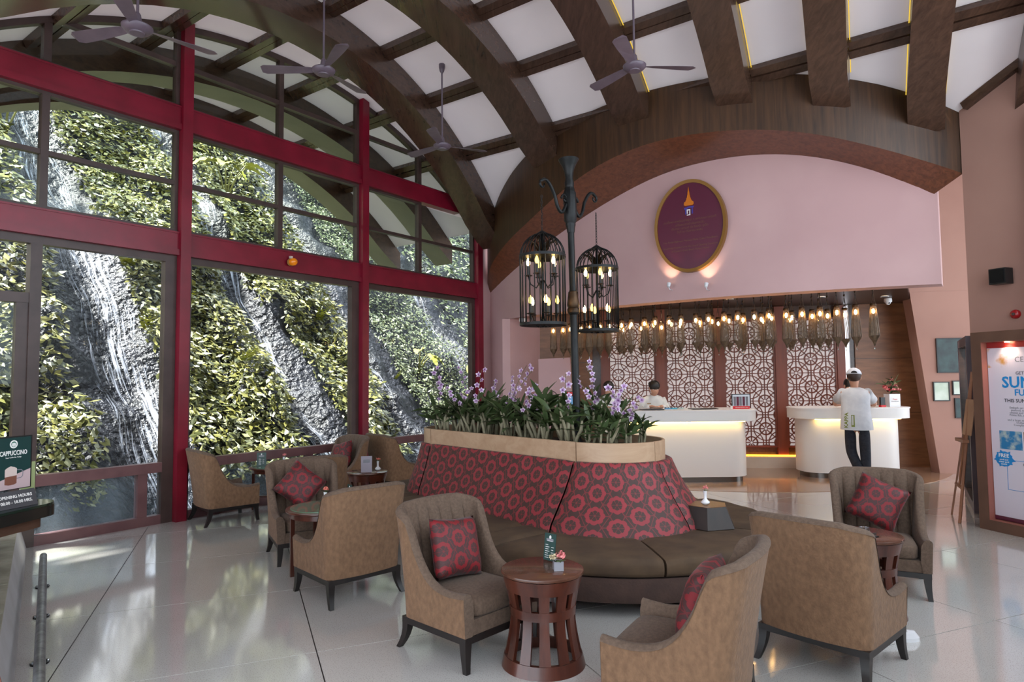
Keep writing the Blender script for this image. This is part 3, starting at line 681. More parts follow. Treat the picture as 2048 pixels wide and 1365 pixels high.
def make_chair(label):
    root = thing('armchair', label, 'armchair', group='tub armchairs round the lobby tables')
    P = chair_path(); n = len(P); th = 0.055; zb = 0.19
    sh = MB(); K = 7
    for x, y, nx, ny, h, L in P:
        for k in range(K + 1):
            z = zb + (h - 0.022 - zb) * k / K; o = L * ((z - zb) / 0.64) ** 1.3; sh.v.append((x + nx * o, y + ny * o, z))
    for i in range(n - 1):
        for k in range(K):
            a = i * (K + 1) + k; sh.f.append((a, a + K + 1, a + K + 2, a + 1))
    sh.build('outer_shell', m_chen, root, smooth=True)
    ln = MB(); rows = 0
    for i, (x, y, nx, ny, h, L) in enumerate(P):
        l_ = math.hypot(nx, ny); nx, ny = nx / l_, ny / l_
        pr = []
        back = 22 < i < n - 23
        ch = 0.026 * abs(math.sin(math.pi * (x / 0.092 + 0.5))) ** 0.5 if back or abs(ny) > 0.9 else 0.006
        ot = lambda z: L * (max(0, z - zb) / 0.64) ** 1.3
        hr = h - 0.022
        for k in range(6):
            a = math.pi * k / 5; z = hr + 0.024 * math.sin(a); pr.append((ot(hr) + 0.004 - (th + 0.004) * (1 - math.cos(a)) / 2, z))
        for k in range(1, 8):
            z = hr + (0.27 - hr) * k / 7; pr.append((ot(z) - th - ch * min(1, k / 1.5) - 0.012 * (1 - z / 0.84), z))
        rows = len(pr)
        for o, z in pr: ln.v.append((x + nx * o, y + ny * o, z))
    for i in range(n - 1):
        for k in range(rows - 1):
            a = i * rows + k; ln.f.append((a, a + 1, a + rows + 1, a + rows))
    for base in (0, (n - 1) * rows):          # arm fronts
        x = 0.30 if base == 0 else -0.30; s_ = 1 if base == 0 else -1
        o = len(ln.v); ln.v += [(x, 0.30, zb), (x - s_ * th, 0.30, zb)]; seq = [o] + [base + k for k in range(rows)] + [o + 1]
        ln.f.append(tuple(seq))
    ln.build('back_lining', m_taupe, root, angle=50)
    st = MB(); nu, nv = 14, 12
    def seat(u, v):
        a = 2 * math.pi * u; c_, s_ = math.cos(a), math.sin(a); k = 0.30
        ex = math.copysign(abs(c_) ** k, c_); ey = math.copysign(abs(s_) ** k, s_)
        zz = [0.275, 0.275, 0.29, 0.335, 0.355, 0.368, 0.378, 0.382, 0.384]; rr = [0, 0.95, 1.0, 1.0, 0.985, 0.93, 0.75, 0.4, 0.0]
        j = min(8, int(round(v * 8))); return (ex * 0.232 * rr[j], 0.055 + ey * 0.243 * rr[j], zz[j])
    st.grid(seat, 32, 8, cu=True).build('seat_cushion', m_taupe, root, smooth=True)
    MB().box(-0.245, 0.245, -0.2, 0.292, 0.19, 0.274).build('seat_rail', m_taupe, root)
    MB().box(-0.297, 0.297, -0.256, 0.297, 0.152, 0.189).build('base_frame', m_ebony, root)
    for sx in (-1, 1):
        for fy, dy in ((0.272, 0.02), (-0.232, -0.055)):
            pts = []
            for k in range(5):
                u = k / 4; wv = 0.024 - 0.009 * u; cx = sx * (0.272 + (0.012 if dy > 0 else 0.02) * u * u); cy = fy + dy * u * u; z = 0.153 - 0.153 * u
                pts += [(cx - wv, cy - wv, z), (cx + wv, cy - wv, z), (cx + wv, cy + wv, z), (cx - wv, cy + wv, z)]
            fs = [(0, 1, 2, 3), (19, 18, 17, 16)] + [(4 * k + j, 4 * k + 4 + j, 4 * k + 4 + (j + 1) % 4, 4 * k + (j + 1) % 4) for k in range(4) for j in range(4)]
            MB().add(pts, fs).build('leg', m_ebony, root, angle=40)
    return root
CH = [((-0.285, 4.055), (0.73, -0.68), 'tan armchair with a red cushion left of the front drum table, facing right'),
      ((0.80, 3.17), (-0.86, 0.50), 'tan armchair seen from the side at the front, right of the drum table'),
      ((1.786, 3.80), (0.74, 0.67), 'tan armchair turned away at the right front, its dark back to the camera'),
      ((2.80, 5.10), (-0.42, -0.90), 'taupe armchair facing the camera at the right with a dark red cushion'),
      ((-1.26, 5.07), (-0.68, 0.73), 'tan armchair with its back to the camera beside the green-topped table'),
      ((-1.92, 6.14), (0.48, -0.88), 'olive armchair facing the green-topped table with a red cushion set cornerwise'),
      ((-3.37, 7.70), (0.74, 0.67), 'tan armchair by the first red column, facing away'),
      ((-2.38, 8.90), (-0.66, -0.75), 'mauve-looking armchair in front of the second red column with a red cushion'),
      ((-1.70, 9.55), (0.72, 0.69), 'pale armchair with its back to us right of the second red column'),
      ((-2.14, 6.97), (-0.50, 0.86), 'armchair almost hidden behind the olive one with the cornerwise cushion')]
c0_ = make_chair(CH[0][2]); c0_.location = (*CH[0][0], 0); c0_.rotation_euler = (0, 0, face_to(*CH[0][1])); ctree = tree_of(c0_)
for (x, y), (fx, fy), lb in CH[1:]: dup(c0_, ctree, (x, y, 0), face_to(fx, fy), lb)
# ---- cushions
def pillow_mesh(L=0.36, T=0.15):
    b = MB(); n = 16
    for sgn in (1, -1):
        def fn(u, v, sgn=sgn):
            x, y = 2 * u - 1, 2 * v - 1; k = (1 - x ** 4) * (1 - y ** 4); pin = 1 - 0.07 * (1 - x * x) * y * y - 0.0
            return (x * L / 2 * (1 - 0.08 * (1 - y * y) * 0), y * L / 2, sgn * T / 2 * max(0, k) ** 0.55) if False else (x * L / 2 * (1 - 0.07 * math.cos(y * math.pi / 2) * abs(x)), y * L / 2 * (1 - 0.07 * math.cos(x * math.pi / 2) * abs(y)), sgn * T / 2 * max(0, k) ** 0.5)
        b.grid(fn, n, n, uv=lambda u, v: (u * L + 0.03, v * L + 0.05))
    return b
pm = pillow_mesh().mesh('cushion', m_flower2, True); bm_ = bmesh.new(); bm_.from_mesh(pm); bmesh.ops.remove_doubles(bm_, verts=bm_.verts, dist=1e-4); bmesh.ops.recalc_face_normals(bm_, faces=bm_.faces); bm_.to_mesh(pm); bm_.free()
def cushion(ci, label, roll=0.0, dx=0.0, dz=0.0, tilt=-18, dy=0.0):
    (x, y), (fx, fy), _ = CH[ci]; rz = face_to(fx, fy)
    o = link('cushion', pm); tag(o, label, 'cushion', 'red flower-ring cushions')
    h = 0.18 * (abs(math.cos(roll)) + abs(math.sin(roll))) 
    M = Matrix.Translation((x, y, 0)) @ Matrix.Rotation(rz, 4, 'Z') @ Matrix.Translation((dx, -0.085 + dy, 0.385 + h * 0.93 + dz)) @ Matrix.Rotation(math.radians(90 - tilt), 4, 'X') @ Matrix.Rotation(roll, 4, 'Z')
    o.matrix_world = M
cushion(0, 'red velvet cushion standing on the armchair left of the front drum table', 0.10, 0.02)
cushion(1, 'red cushion edge showing inside the side-on front armchair', 0.05, 0.0)
cushion(3, 'dark red cushion tipped on the camera-facing armchair at the right', 0.42, 0.0)
cushion(5, 'red cushion set cornerwise on the olive armchair', 0.72, 0.04)
cushion(7, 'bright red cushion on the armchair in front of the second column', -0.25, 0.0)
cushion(4, 'red cushion just peeking past the armchair beside the green-topped table', 0.0, -0.04, dy=0.02)
# ---- drum tables
def drum_r(z): return interp([(0.0, 0.236), (0.10, 0.212), (0.22, 0.190), (0.30, 0.186), (0.40, 0.202), (0.50, 0.228)], z)
def make_drum(label):
    r = thing('drum_table', label, 'table', group='drum side tables')
    MB().lathe([(0, 0.502), (0.222, 0.502), (0.234, 0.507), (0.236, 0.515), (0.234, 0.522), (0.228, 0.526), (0, 0.526)], 40).build('table_top', m_mahogtop, r, angle=40)
    def ring(z0, z1, nm, n=6):
        pr = [(drum_r(z0 + (z1 - z0) * k / n), z0 + (z1 - z0) * k / n) for k in range(n + 1)]
        b = MB(); full = pr + [(a - 0.024, z) for a, z in pr[::-1]]; full.append(full[0])
        vs = [(rr * math.cos(2 * math.pi * j / 40), rr * math.sin(2 * math.pi * j / 40), z) for rr, z in full[:-1] for j in range(40)]
        m_ = len(full) - 1; fs = [(i * 40 + j, i * 40 + (j + 1) % 40, ((i + 1) % m_) * 40 + (j + 1) % 40, ((i + 1) % m_) * 40 + j) for i in range(m_) for j in range(40)]
        b.add(vs, fs).build(nm, m_mahog, r, angle=40)
    ring(0.425, 0.502, 'apron'); ring(0.285, 0.335, 'middle_ring', 3); ring(0.0, 0.065, 'base_ring', 3)
    for k in range(12):
        a0 = 2 * math.pi * k / 12; b = MB(); wv = 0.145
        for i in range(11):
            z = 0.066 + (0.424 - 0.066) * i / 10; rr = drum_r(z) - 0.002
            for rad in (rr, rr - 0.02):
                for da in (-wv, wv): b.v.append((rad * math.cos(a0 + da), rad * math.sin(a0 + da), z))
        for i in range(10):
            o = 4 * i
            for p, q in ((0, 1), (1, 3), (3, 2), (2, 0)): b.f.append((o + p, o + q, o + 4 + q, o + 4 + p))
        b.f += [(0, 2, 3, 1), (40, 41, 43, 42)]
        b.build('slat', m_mahog, r, angle=40)
    return r
T1 = make_drum('mahogany drum table in the front holding a menu card and flowers'); T1.location = (0.158, 3.785, 0); dtree = tree_of(T1)
dup(T1, dtree, (2.37, 4.50, 0), 0.3, 'drum table half hidden between the two right armchairs')
dup(T1, dtree, (-1.72, 7.80, 0), 0.5, 'dark drum table by the far end of the banquette')
# ---- round tables with four legs and an inset green glass top
m_greenglass = mat('green_glass', (96, 132, 104), 0.06, coat=0.6)
def make_round(label):
    r = thing('round_table', label, 'table', group='green-topped round tables'); R_ = 0.31
    MB().lathe([(0, 0.512), (R_ - 0.02, 0.512), (R_, 0.517), (R_ + 0.003, 0.525), (R_, 0.534), (R_ - 0.02, 0.537), (0, 0.537)], 44).build('table_top', m_mahog, r, angle=40)
    g = MB().lathe([(0, 0.5375), (R_ - 0.035, 0.5375), (R_ - 0.035, 0.543), (0, 0.543)], 40).build('glass_inset', m_greenglass, r, angle=40); g['label'] = 'green glass inset'
    MB().lathe([(R_ - 0.045, 0.47), (R_ - 0.03, 0.47), (R_ - 0.03, 0.5115), (R_ - 0.045, 0.5115), (R_ - 0.045, 0.47)], 40).build('apron', m_mahog, r, angle=40)
    for k in range(4):
        a = math.pi / 4 + k * math.pi / 2; x, y = 0.262 * math.cos(a), 0.262 * math.sin(a)
        MB().box(-0.016, 0.016, -0.016, 0.016, 0, 0.5115, Matrix.Translation((x, y, 0)) @ Matrix.Rotation(a, 4, 'Z')).build('leg', m_mahog, r)
    for k in (0, 1):
        a = math.pi / 4 + k * math.pi / 2; d_ = Vector((math.cos(a), math.sin(a), 0)) * 0.248
        MB().bar(-d_ + UP * (0.15 + 0.012 * k), d_ + UP * (0.15 + 0.012 * k), 0.022, 0.022).build('stretcher', m_mahog, r)
    return r
T2 = make_round('round green-topped table between the olive and tan armchairs'); T2.location = (-1.60, 5.60, 0); T2.rotation_euler = (0, 0, 1.35); rtree = tree_of(T2)
dup(T2, rtree, (-2.98, 8.28, 0), 0.9, 'round green-topped table against the window rail with a menu card')
# ---- banquette with the orchid planter
A_, B_ = Vector((0.86, 5.76, 0)), Vector((-0.56, 7.36, 0)); AX = (B_ - A_).normalized(); PX = Vector((-AX.y, AX.x, 0)); LEN = (B_ - A_).length
def outline(u, ra, rb, ca=0.0):
    """closed rounded outline about the axis A-B; u 0..1 starting at the front straight's far end, running towards the near end"""
    # front side (camera-left, +PX side), near cap, back side, far cap
    per = [LEN, math.pi * ra, LEN, math.pi * rb]; tot = sum(per); x = u * tot
    if x < per[0]: k = x / per[0]; return B_.lerp(A_, k) + PX * (rb + (ra - rb) * k)
    x -= per[0]
    if x < per[1]: a = x / ra; return A_ + PX * ra * math.cos(a) - AX * ra * math.sin(a)
    x -= per[1]
    if x < per[2]: k = x / per[2]; return A_.lerp(B_, k) - PX * (ra + (rb - ra) * k)
    x -= per[2]; a = x / rb; return B_ - PX * rb * math.cos(a) + AX * rb * math.sin(a)
def seg_out(seg, k, ra, rb):
    """segment-wise point: seg 0 front straight (far->near), 1 near cap, 2 back straight, 3 far cap"""
    if seg == 0: return B_.lerp(A_, k) + PX * (rb + (ra - rb) * k)
    if seg == 1: a = math.pi * k; return A_ + PX * ra * math.cos(a) - AX * ra * math.sin(a)
    if seg == 2: return A_.lerp(B_, k) - PX * (ra + (rb - ra) * k)
    a = math.pi * k; return B_ - PX * rb * math.cos(a) + AX * rb * math.sin(a)
bq = thing('banquette', 'large oval banquette with red flower-ring backrests round the orchid planter', 'banquette', (0, 0, 0))
SEATZ = 0.40
prof = [(0.345, 0.38), (0.32, 0.45), (0.245, 0.56), (0.165, 0.68), (0.105, 0.79), (0.068, 0.875), (0.055, 0.905), (0.03, 0.918), (0.0, 0.90)]     # flare beyond the planter, height
PRA, PRB = 0.455, 0.43
def back_mesh(seg, k0, k1, n):
    cum = [0.0]
    for i in range(1, len(prof)): cum.append(cum[-1] + math.hypot(prof[i][0] - prof[i - 1][0], prof[i][1] - prof[i - 1][1]))
    L = (seg_out(seg, k1, PRA + .2, PRB + .15) - seg_out(seg, k0, PRA + .2, PRB + .15)).length if seg in (0, 2) else math.pi * (k1 - k0) * ((PRA if seg == 1 else PRB) + 0.2)
    def fn(u, v):
        j = min(len(prof) - 1, int(round(v * (len(prof) - 1)))); o, z = prof[j]
        e = min(u, 1 - u) * n; tuck = 0.02 * max(0, 1 - e / 1.2)
        return seg_out(seg, k0 + (k1 - k0) * u, PRA + o - tuck, PRB + o * 0.55 - tuck) + UP * (z - tuck * 0.4)
    return MB().grid(fn, n, len(prof) - 1, uv=lambda u, v: (u * L, cum[min(len(prof) - 1, int(round(v * (len(prof) - 1))))]))
for seg, k0, k1, n in ((0, 0.004, 0.996, 30), (1, 0.004, 0.50, 22), (1, 0.504, 0.996, 22), (2, 0.004, 0.996, 30), (3, 0.004, 0.498, 16), (3, 0.502, 0.996, 16)):
    back_mesh(seg, k0, k1, n).build('backrest', m_flower, bq, smooth=True)
# seat cushions and base
SRA, SRB = 1.36, 0.98
def ringpart(name, seg, k0, k1, n, prof2, m, rounded=True):
    def fn(u, v):
        j = min(len(prof2) - 1, int(round(v * (len(prof2) - 1)))); fr, z = prof2[j]
        ra = PRA + 0.30 + (SRA - PRA - 0.30) * fr; rb = PRB + 0.16 + (SRB - PRB - 0.16) * fr
        e = min(u, 1 - u) * n; tuck = 0.018 * max(0, 1 - e / 1.0) if rounded else 0
        wr_ = 0.006 * mnoise.noise(Vector((u * n * 0.5, fr * 5, seg))) if rounded and 0.1 < fr < 0.97 and z > 0.38 else 0
        return seg_out(seg, k0 + (k1 - k0) * u, ra, rb) + UP * (z + wr_ - tuck * (1 if z > 0.3 else 0))
    b = MB().grid(fn, n, len(prof2) - 1)
    o = len(prof2); b.f.append(tuple(range(o))); b.f.append(tuple(n * o + j for j in range(o)))
    return b.build(name, m, bq, angle=60)
cp = [(0.0, 0.30), (0.0, 0.398), (0.15, 0.402), (0.5, 0.405), (0.85, 0.402), (0.95, 0.396), (0.99, 0.38), (1.0, 0.35), (0.995, 0.30), (0.97, 0.275), (0.9, 0.27)]
for seg, k0, k1, n in ((0, 0.003, 0.86, 24), (1, 0.003, 0.30, 16), (1, 0.304, 0.62, 16), (1, 0.624, 0.997, 16), (2, 0.003, 0.997, 24), (3, 0.003, 0.50, 16), (3, 0.504, 0.997, 16)):
    ringpart('seat_cushion', seg, k0, k1, n, cp, m_brseat)
ringpart('seat_cushion', 0, 0.863, 0.997, 8, cp, m_brseat)
bp = [(0.0, 0.10), (0.0, 0.262), (0.955, 0.262), (0.965, 0.25), (0.965, 0.115), (0.955, 0.10)]
m_brbase = noisy('brown_base_fabric', (72, 52, 44), (60, 43, 37), 8, 0.9, 0.3, bscale=60)
for seg in range(4): ringpart('base', seg, 0.0, 1.0, 30 if seg % 2 == 0 else 40, bp, m_brbase, False)
for k in range(10):
    p = outline(k / 10 + 0.03, SRA * 0.86, SRB * 0.86); MB().lathe([(0.02, 0.0), (0.022, 0.005), (0.02, 0.099)], 10, p).build('foot', m_chrome, bq, angle=40)
# planter box: curved veneer boards
pl = thing('orchid_planter', 'blond wood planter trough on top of the banquette backrest', 'planter')
def board(seg, k0, k1, n):
    pr = [(0.0, 0.885), (0.0, 1.065), (-0.004, 1.068), (-0.024, 1.068), (-0.028, 1.065), (-0.028, 0.885)]
    def fn(u, v):
        o, z = pr[min(5, int(round(v * 5)))]; return seg_out(seg, k0 + (k1 - k0) * u, PRA + o, PRB + o) + UP * z
    b = MB().grid(fn, n, 5); b.f += [tuple(range(6)), tuple(n * 6 + j for j in range(6))]
    b.f += [(i * 6, i * 6 + 5, i * 6 + 11, i * 6 + 6) for i in range(n)]
    b.build('board', m_planter, pl, angle=40)
for seg, k0, k1, n in ((0, 0.003, 0.997, 20), (1, 0.003, 0.5, 14), (1, 0.504, 0.997, 14), (2, 0.003, 0.997, 20), (3, 0.003, 0.997, 20)): board(seg, k0, k1, n)
m_soil = noisy('bark_soil', (52, 40, 30), (84, 66, 48), 40, 0.95, 1.0, bscale=50)
sb_ = MB(); pts = [outline(k / 60, PRA - 0.03, PRB - 0.03) for k in range(60)]
sb_.prism([(p.x, p.y) for p in pts], 0.89, 0.985).build('soil', m_soil, pl)
# solid core under the planter
MB().prism([(p.x, p.y) for p in [outline(k / 60, PRA + 0.0, PRB + 0.0) for k in range(60)]], 0.30, 0.884).build('core', m_brbase, bq)
# ---- faceted block on the banquette seat
m_block = wood('dark_block_wood', (30, 22, 18), (46, 33, 27), 5, 0.5, 2)
m_blocktop = wood('block_top_wood', (142, 104, 70), (112, 78, 52), 5, 0.3, 0)
blk = thing('faceted_block_table', 'faceted dark wooden block table standing on the banquette seat', 'side table', (1.56, 5.36, 0.408), 0.25)
b = MB(); lo = [(0.235 * math.cos(math.pi / 3 * k), 0.235 * math.sin(math.pi / 3 * k), 0) for k in range(6)]; hi = [(0.165 * math.cos(math.pi / 3 * k), 0.165 * math.sin(math.pi / 3 * k), 0.16) for k in range(6)]
b.add(lo + hi, [(5, 4, 3, 2, 1, 0)] + [(k, (k + 1) % 6, 6 + (k + 1) % 6, 6 + k) for k in range(6)]).build('body', m_block, blk)
MB().prism([(x * 0.995, y * 0.995) for x, y, z in hi], 0.1605, 0.164).build('top', m_blocktop, blk)
# ================================================================== PLANTER: lamp post, lanterns, orchids
m_iron = noisy('black_iron', (12, 13, 14), (24, 25, 25), 14, 0.45, 0.2, spec=0.3)
m_brass = noisy('aged_bronze', (78, 58, 40), (50, 38, 28), 10, 0.4, metal=0.8)
m_candle = mat('candle_sleeve', (34, 32, 30), 0.5)
m_flame = emis('candle_bulb', (255, 214, 140), 14.0)
m_flame2 = emis('amber_bulb', (248, 200, 96), 3.5)
PP = A_ + AX * 0.27 + Vector((0, 0, 0.986)); PP.x -= 0.095
lp = thing('lamp_post', 'black iron lamp post rising from the orchid planter with two scrolled arms', 'lamp post', PP); lp.rotation_euler = (0, -0.017, 0)
MB().lathe([(0.05, 0), (0.05, 0.05), (0.034, 0.07), (0.034, 1.17), (0.036, 1.19), (0.047, 1.20), (0.05, 1.23), (0.044, 1.26), (0.05, 1.30), (0.036, 1.40), (0.03, 1.42), (0.03, 1.95)], 16).build('pole', m_iron, lp, angle=40)
MB().lathe([(0.038, 1.20), (0.056, 1.21), (0.058, 1.24), (0.05, 1.255), (0.058, 1.28), (0.05, 1.34), (0.042, 1.40), (0.036, 1.405)], 16).build('collar', m_brass, lp, angle=40)
MB().lathe([(0.034, 1.95), (0.04, 2.0), (0.046, 2.02), (0.046, 2.04), (0.060, 2.06), (0.060, 2.32), (0.05, 2.34), (0.045, 2.37)], 8).build('socket_block', m_iron, lp, angle=40)
MB().lathe([(0.04, 2.37), (0.045, 2.41), (0.035, 2.46), (0.045, 2.53), (0.065, 2.58), (0.092, 2.625), (0.096, 2.635), (0.09, 2.64), (0.0, 2.62)], 20).build('finial_cup', m_iron, lp, angle=40)
ARM = Vector((0.70, 0.714, 0)).normalized()
for s_ in (-1, 1):
    d_ = ARM * s_; pts = []
    for k in range(25):
        u = k / 24
        x = 0.05 + 0.33 * u; z = 2.22 - 0.10 * math.sin(math.pi * min(1, u * 2.1)) * (u < 0.48) + (0.16 * math.sin(math.pi * (u - 0.42) / 0.9) if u > 0.42 else 0)
        pts.append(d_ * x + UP * z)
    tipc = pts[-1]
    for k in range(1, 11):
        a = k * 0.5; pts.append(tipc + d_ * (0.028 * math.sin(a)) + UP * (-0.03 + 0.03 * math.cos(a)))
    MB().tube(pts, [0.016] * 25 + [0.014 - 0.0007 * k for k in range(10)], 8).build('scroll_arm', m_iron, lp, smooth=True)
    sp = [d_ * (0.075 + 0.045 * (1 - k / 18) * math.cos(k * 0.42)) + UP * (2.25 + 0.05 * (1 - k / 18) * math.sin(k * 0.42)) for k in range(19)]
    MB().tube(sp, 0.011, 6).build('scroll', m_iron, lp, smooth=True)
def make_cage(label, loc, rz):
    r = thing('birdcage_lantern', label, 'lantern', loc, rz, 'birdcage lanterns on the lamp post')      # origin at the hook, hangs down
    R_ = 0.198; zt, zr, zb_ = -0.335, -0.555, -1.15
    n = 34
    for k in range(int(0.315 / 0.026)):       # chain
        z = -0.01 - 0.026 * k; b = MB(); a = k % 2
        b.tube([((0.008 * math.cos(t)) * (1 - a), (0.008 * math.cos(t)) * a, z - 0.011 + 0.016 * math.sin(t)) for t in [2 * math.pi * i / 8 for i in range(9)]], 0.0028, 4, False)
        b.build('chain_link', m_iron, r, smooth=True)
    MB().lathe([(0.012, -0.325), (0.03, -0.337), (0.05, -0.35), (0.045, -0.36), (0.0, -0.355)], 12).build('cap', m_iron, r, angle=40)
    for k in range(26):
        a = 2 * math.pi * k / 26; pts = []
        for i in range(9):
            t = math.pi / 2 * i / 8; pts.append((R_ * math.sin(t) * math.cos(a), R_ * math.sin(t) * math.sin(a), zr + 0.205 * math.cos(t)))
        pts.append((R_ * math.cos(a), R_ * math.sin(a), zb_)); MB().tube(pts, 0.0042, 5).build('cage_wire', m_iron, r, smooth=True)
    for z in (zr, zb_): MB().lathe([(R_ - 0.003, z - 0.012), (R_ + 0.007, z - 0.012), (R_ + 0.007, z + 0.012), (R_ - 0.003, z + 0.012), (R_ - 0.003, z - 0.012)], 36).build('hoop', m_iron, r, angle=40)
    MB().tube([(0, 0, -0.355), (0, 0, -1.175)], 0.012, 8).build('centre_rod', m_iron, r, smooth=True)
    for k in range(6):
        a = math.pi / 3 * k; MB().tube([(0.02 * math.cos(a), 0.02 * math.sin(a), -0.535), (0.07 * math.cos(a), 0.07 * math.sin(a), -0.435), (0.12 * math.cos(a), 0.12 * math.sin(a), -0.41), (0.135 * math.cos(a), 0.135 * math.sin(a), -0.45)], [0.008, 0.012, 0.012, 0.006], 6).build('leaf_scroll', m_brass, r, smooth=True)
    for tier, (zc, off) in enumerate(((-0.665, 0.3), (-1.005, 0.9))):
        for k in range(5):
            a = off + 2 * math.pi * k / 5; q = 0.125; x, y = q * math.cos(a), q * math.sin(a)
            c = MB().tube([(0.012 * math.cos(a), 0.012 * math.sin(a), zc - 0.10), (q * 0.45 * math.cos(a), q * 0.45 * math.sin(a), zc - 0.165), (q * 0.85 * math.cos(a), q * 0.85 * math.sin(a), zc - 0.13), (x, y, zc - 0.06)], 0.006, 6).build('candle_arm', m_iron, r, smooth=True)
            MB().lathe([(0.0, -0.062), (0.034, -0.058), (0.036, -0.052), (0.014, -0.048)], 12, (x, y, zc)).build('drip_pan', m_brass, c, angle=40)
            MB().lathe([(0.013, -0.047), (0.013, 0.03), (0.0, 0.031)], 10, (x, y, zc)).build('candle', m_candle, c, angle=40)
            MB().lathe([(0.009, 0.032), (0.017, 0.05), (0.016, 0.07), (0.008, 0.094), (0.0, 0.106)], 10, (x, y, zc)).build('bulb', m_flame if (k + tier) % 2 == 0 else m_flame2, c, smooth=True)
    return r
hook = lambda s_: PP + ARM * s_ * 0.392 + UP * 2.232 - Vector((0.038, 0, 0))
cg = make_cage('birdcage lantern hanging left of the lamp post', hook(-1), 0.2); gtree = tree_of(cg)
dup(cg, gtree, hook(1) + UP * -0.02, 0.75, 'birdcage lantern hanging right of the lamp post')
# ---- orchids
m_oleaf = noisy('orchid_leaf', (58, 74, 42), (82, 98, 58), 6, 0.4)
m_cane = noisy('orchid_cane', (150, 142, 116), (106, 100, 74), 12, 0.7)
m_ospike = mat('flower_spike', (104, 98, 70), 0.6)
def petal_mat():
    m = mat('orchid_petal', (206, 170, 214), 0.5); t = NT(m); b = bsdf(m)
    g = t.new('ShaderNodeVectorMath', operation='LENGTH'); t.put(g.inputs[0], t.coord('Object'))
    t.put(b.inputs['Base Color'], t.ramp(t.math('MULTIPLY', g.outputs['Value'], 30.0), [(0.12, lin((104, 30, 112))), (0.36, lin((186, 144, 194))), (0.8, lin((226, 210, 224)))])); return m
m_petal = petal_mat()
def lance(L, W, droop, tw=0.0):
    b = MB(); n = 6
    for i in range(n + 1):
        u = i / n; w_ = W / 2 * (math.sin(math.pi * (0.08 + 0.92 * u)) ** 0.8 if u < 1 else 0.02); z = L * (0.35 * u - droop * u * u)
        b.v += [(u * L * 0.95, w_, z + w_ * 0.35), (u * L * 0.95, 0, z), (u * L * 0.95, -w_, z + w_ * 0.35)]
    for i in range(n):
        a = 3 * i; b.f += [(a, a + 3, a + 4, a + 1), (a + 1, a + 4, a + 5, a + 2)]
    return b
LEAFM = [lance(L, W, dr).mesh('leaf', m_oleaf, True) for L, W, dr in ((0.17, 0.042, 0.1), (0.15, 0.04, 0.35), (0.20, 0.044, 0.3), (0.16, 0.046, -0.1))]
def flower_mesh():
    b = MB()
    for k in range(5):
        a = 2 * math.pi * k / 5 + math.pi / 2; L, W = (0.031, 0.017) if k in (0, 2, 3) else (0.032, 0.026); d_ = Vector((math.cos(a), math.sin(a), 0.25)); sd_ = Vector((-math.sin(a), math.cos(a), 0))
        b.add([(0, 0, 0), d_ * L * 0.55 + sd_ * W / 2, d_ * L, d_ * L * 0.55 - sd_ * W / 2], [(0, 1, 2, 3)])
    b.add([(0, 0, 0.0), (0.009, -0.012, 0.014), (0, -0.022, 0.010), (-0.009, -0.012, 0.014), (0, -0.006, 0.018)], [(0, 1, 4), (0, 4, 3), (1, 2, 4), (2, 3, 4)])
    return b.mesh('flower', m_petal, False)
FLM = flower_mesh()
orng = random.Random(5)
CANEM = []
for k in range(4):
    h = (0.16, 0.22, 0.27, 0.19)[k]; bx = (0.03, -0.04, 0.05, -0.02)[k]
    CANEM.append((h, bx, MB().tube([(0, 0, -0.03), (bx * 0.3, 0, h * 0.35), (bx * 0.7, 0.01, h * 0.7), (bx, 0, h)], [0.008, 0.012, 0.011, 0.006], 6).mesh('cane', m_cane, True)))
ORG = 'orchid plants in the planter'
def orchid(p, rz, nspike, label, big=1.0, arch=None):
    r = thing('orchid_plant', label, 'orchid', p, rz, ORG)
    nc = orng.choice((3, 4, 4))
    for c in range(nc):
        h, bx, me = orng.choice(CANEM); a = orng.uniform(0, 6.28); o = Vector((math.cos(a), math.sin(a), 0)) * orng.uniform(0.0, 0.05); sc_ = orng.uniform(0.85, 1.2) * big
        tl = orng.uniform(-0.25, 0.25); rt_ = (tl, orng.uniform(-0.22, 0.22), a)
        link('cane', me, r, o, rt_, sc_)
        M = Matrix.Translation(o) @ Matrix.Rotation(rt_[2], 4, 'Z') @ Matrix.Rotation(rt_[1], 4, 'Y') @ Matrix.Rotation(rt_[0], 4, 'X')
        for l in range(orng.choice((4, 5, 5))):
            f = 0.55 + 0.45 * orng.random(); q = M @ Vector((bx * f * sc_, 0, h * f * sc_))
            link('leaf', orng.choice(LEAFM), r, q, (orng.uniform(-.5, .5), orng.uniform(-0.75, 0.25), orng.uniform(0, 6.28)), orng.uniform(0.8, 1.15) * big)
    for k in range(nspike):
        a = orng.uniform(0, 6.28); H = orng.uniform(0.40, 0.60) * big; ln_ = orng.uniform(0.08, 0.28); pts = [Vector((math.cos(a) * ln_ * (i / 8) ** 2, math.sin(a) * ln_ * (i / 8) ** 2, 0.1 + (H - 0.1) * i / 8 - 0.03 * (i / 8) ** 3)) for i in range(9)]
        st = MB().tube(pts, 0.0028, 5).build('flower_spike', m_ospike, r, smooth=True)
        for i in range(7):
            u = 0.45 + 0.55 * i / 6; q = pts[0].lerp(pts[-1], u); j = min(7, int(u * 8)); q = pts[j].lerp(pts[j + 1], u * 8 - j) if j < 8 else pts[8]
            b = orng.uniform(0, 6.28); q = q + Vector((math.cos(b), math.sin(b), 0)) * 0.03
            link('flower', FLM, st, q, (math.pi / 2 + orng.uniform(-.4, .4), 0, orng.uniform(-0.9, 0.9) - rz + 0.2 * math.sin(b)), orng.uniform(0.85, 1.2))
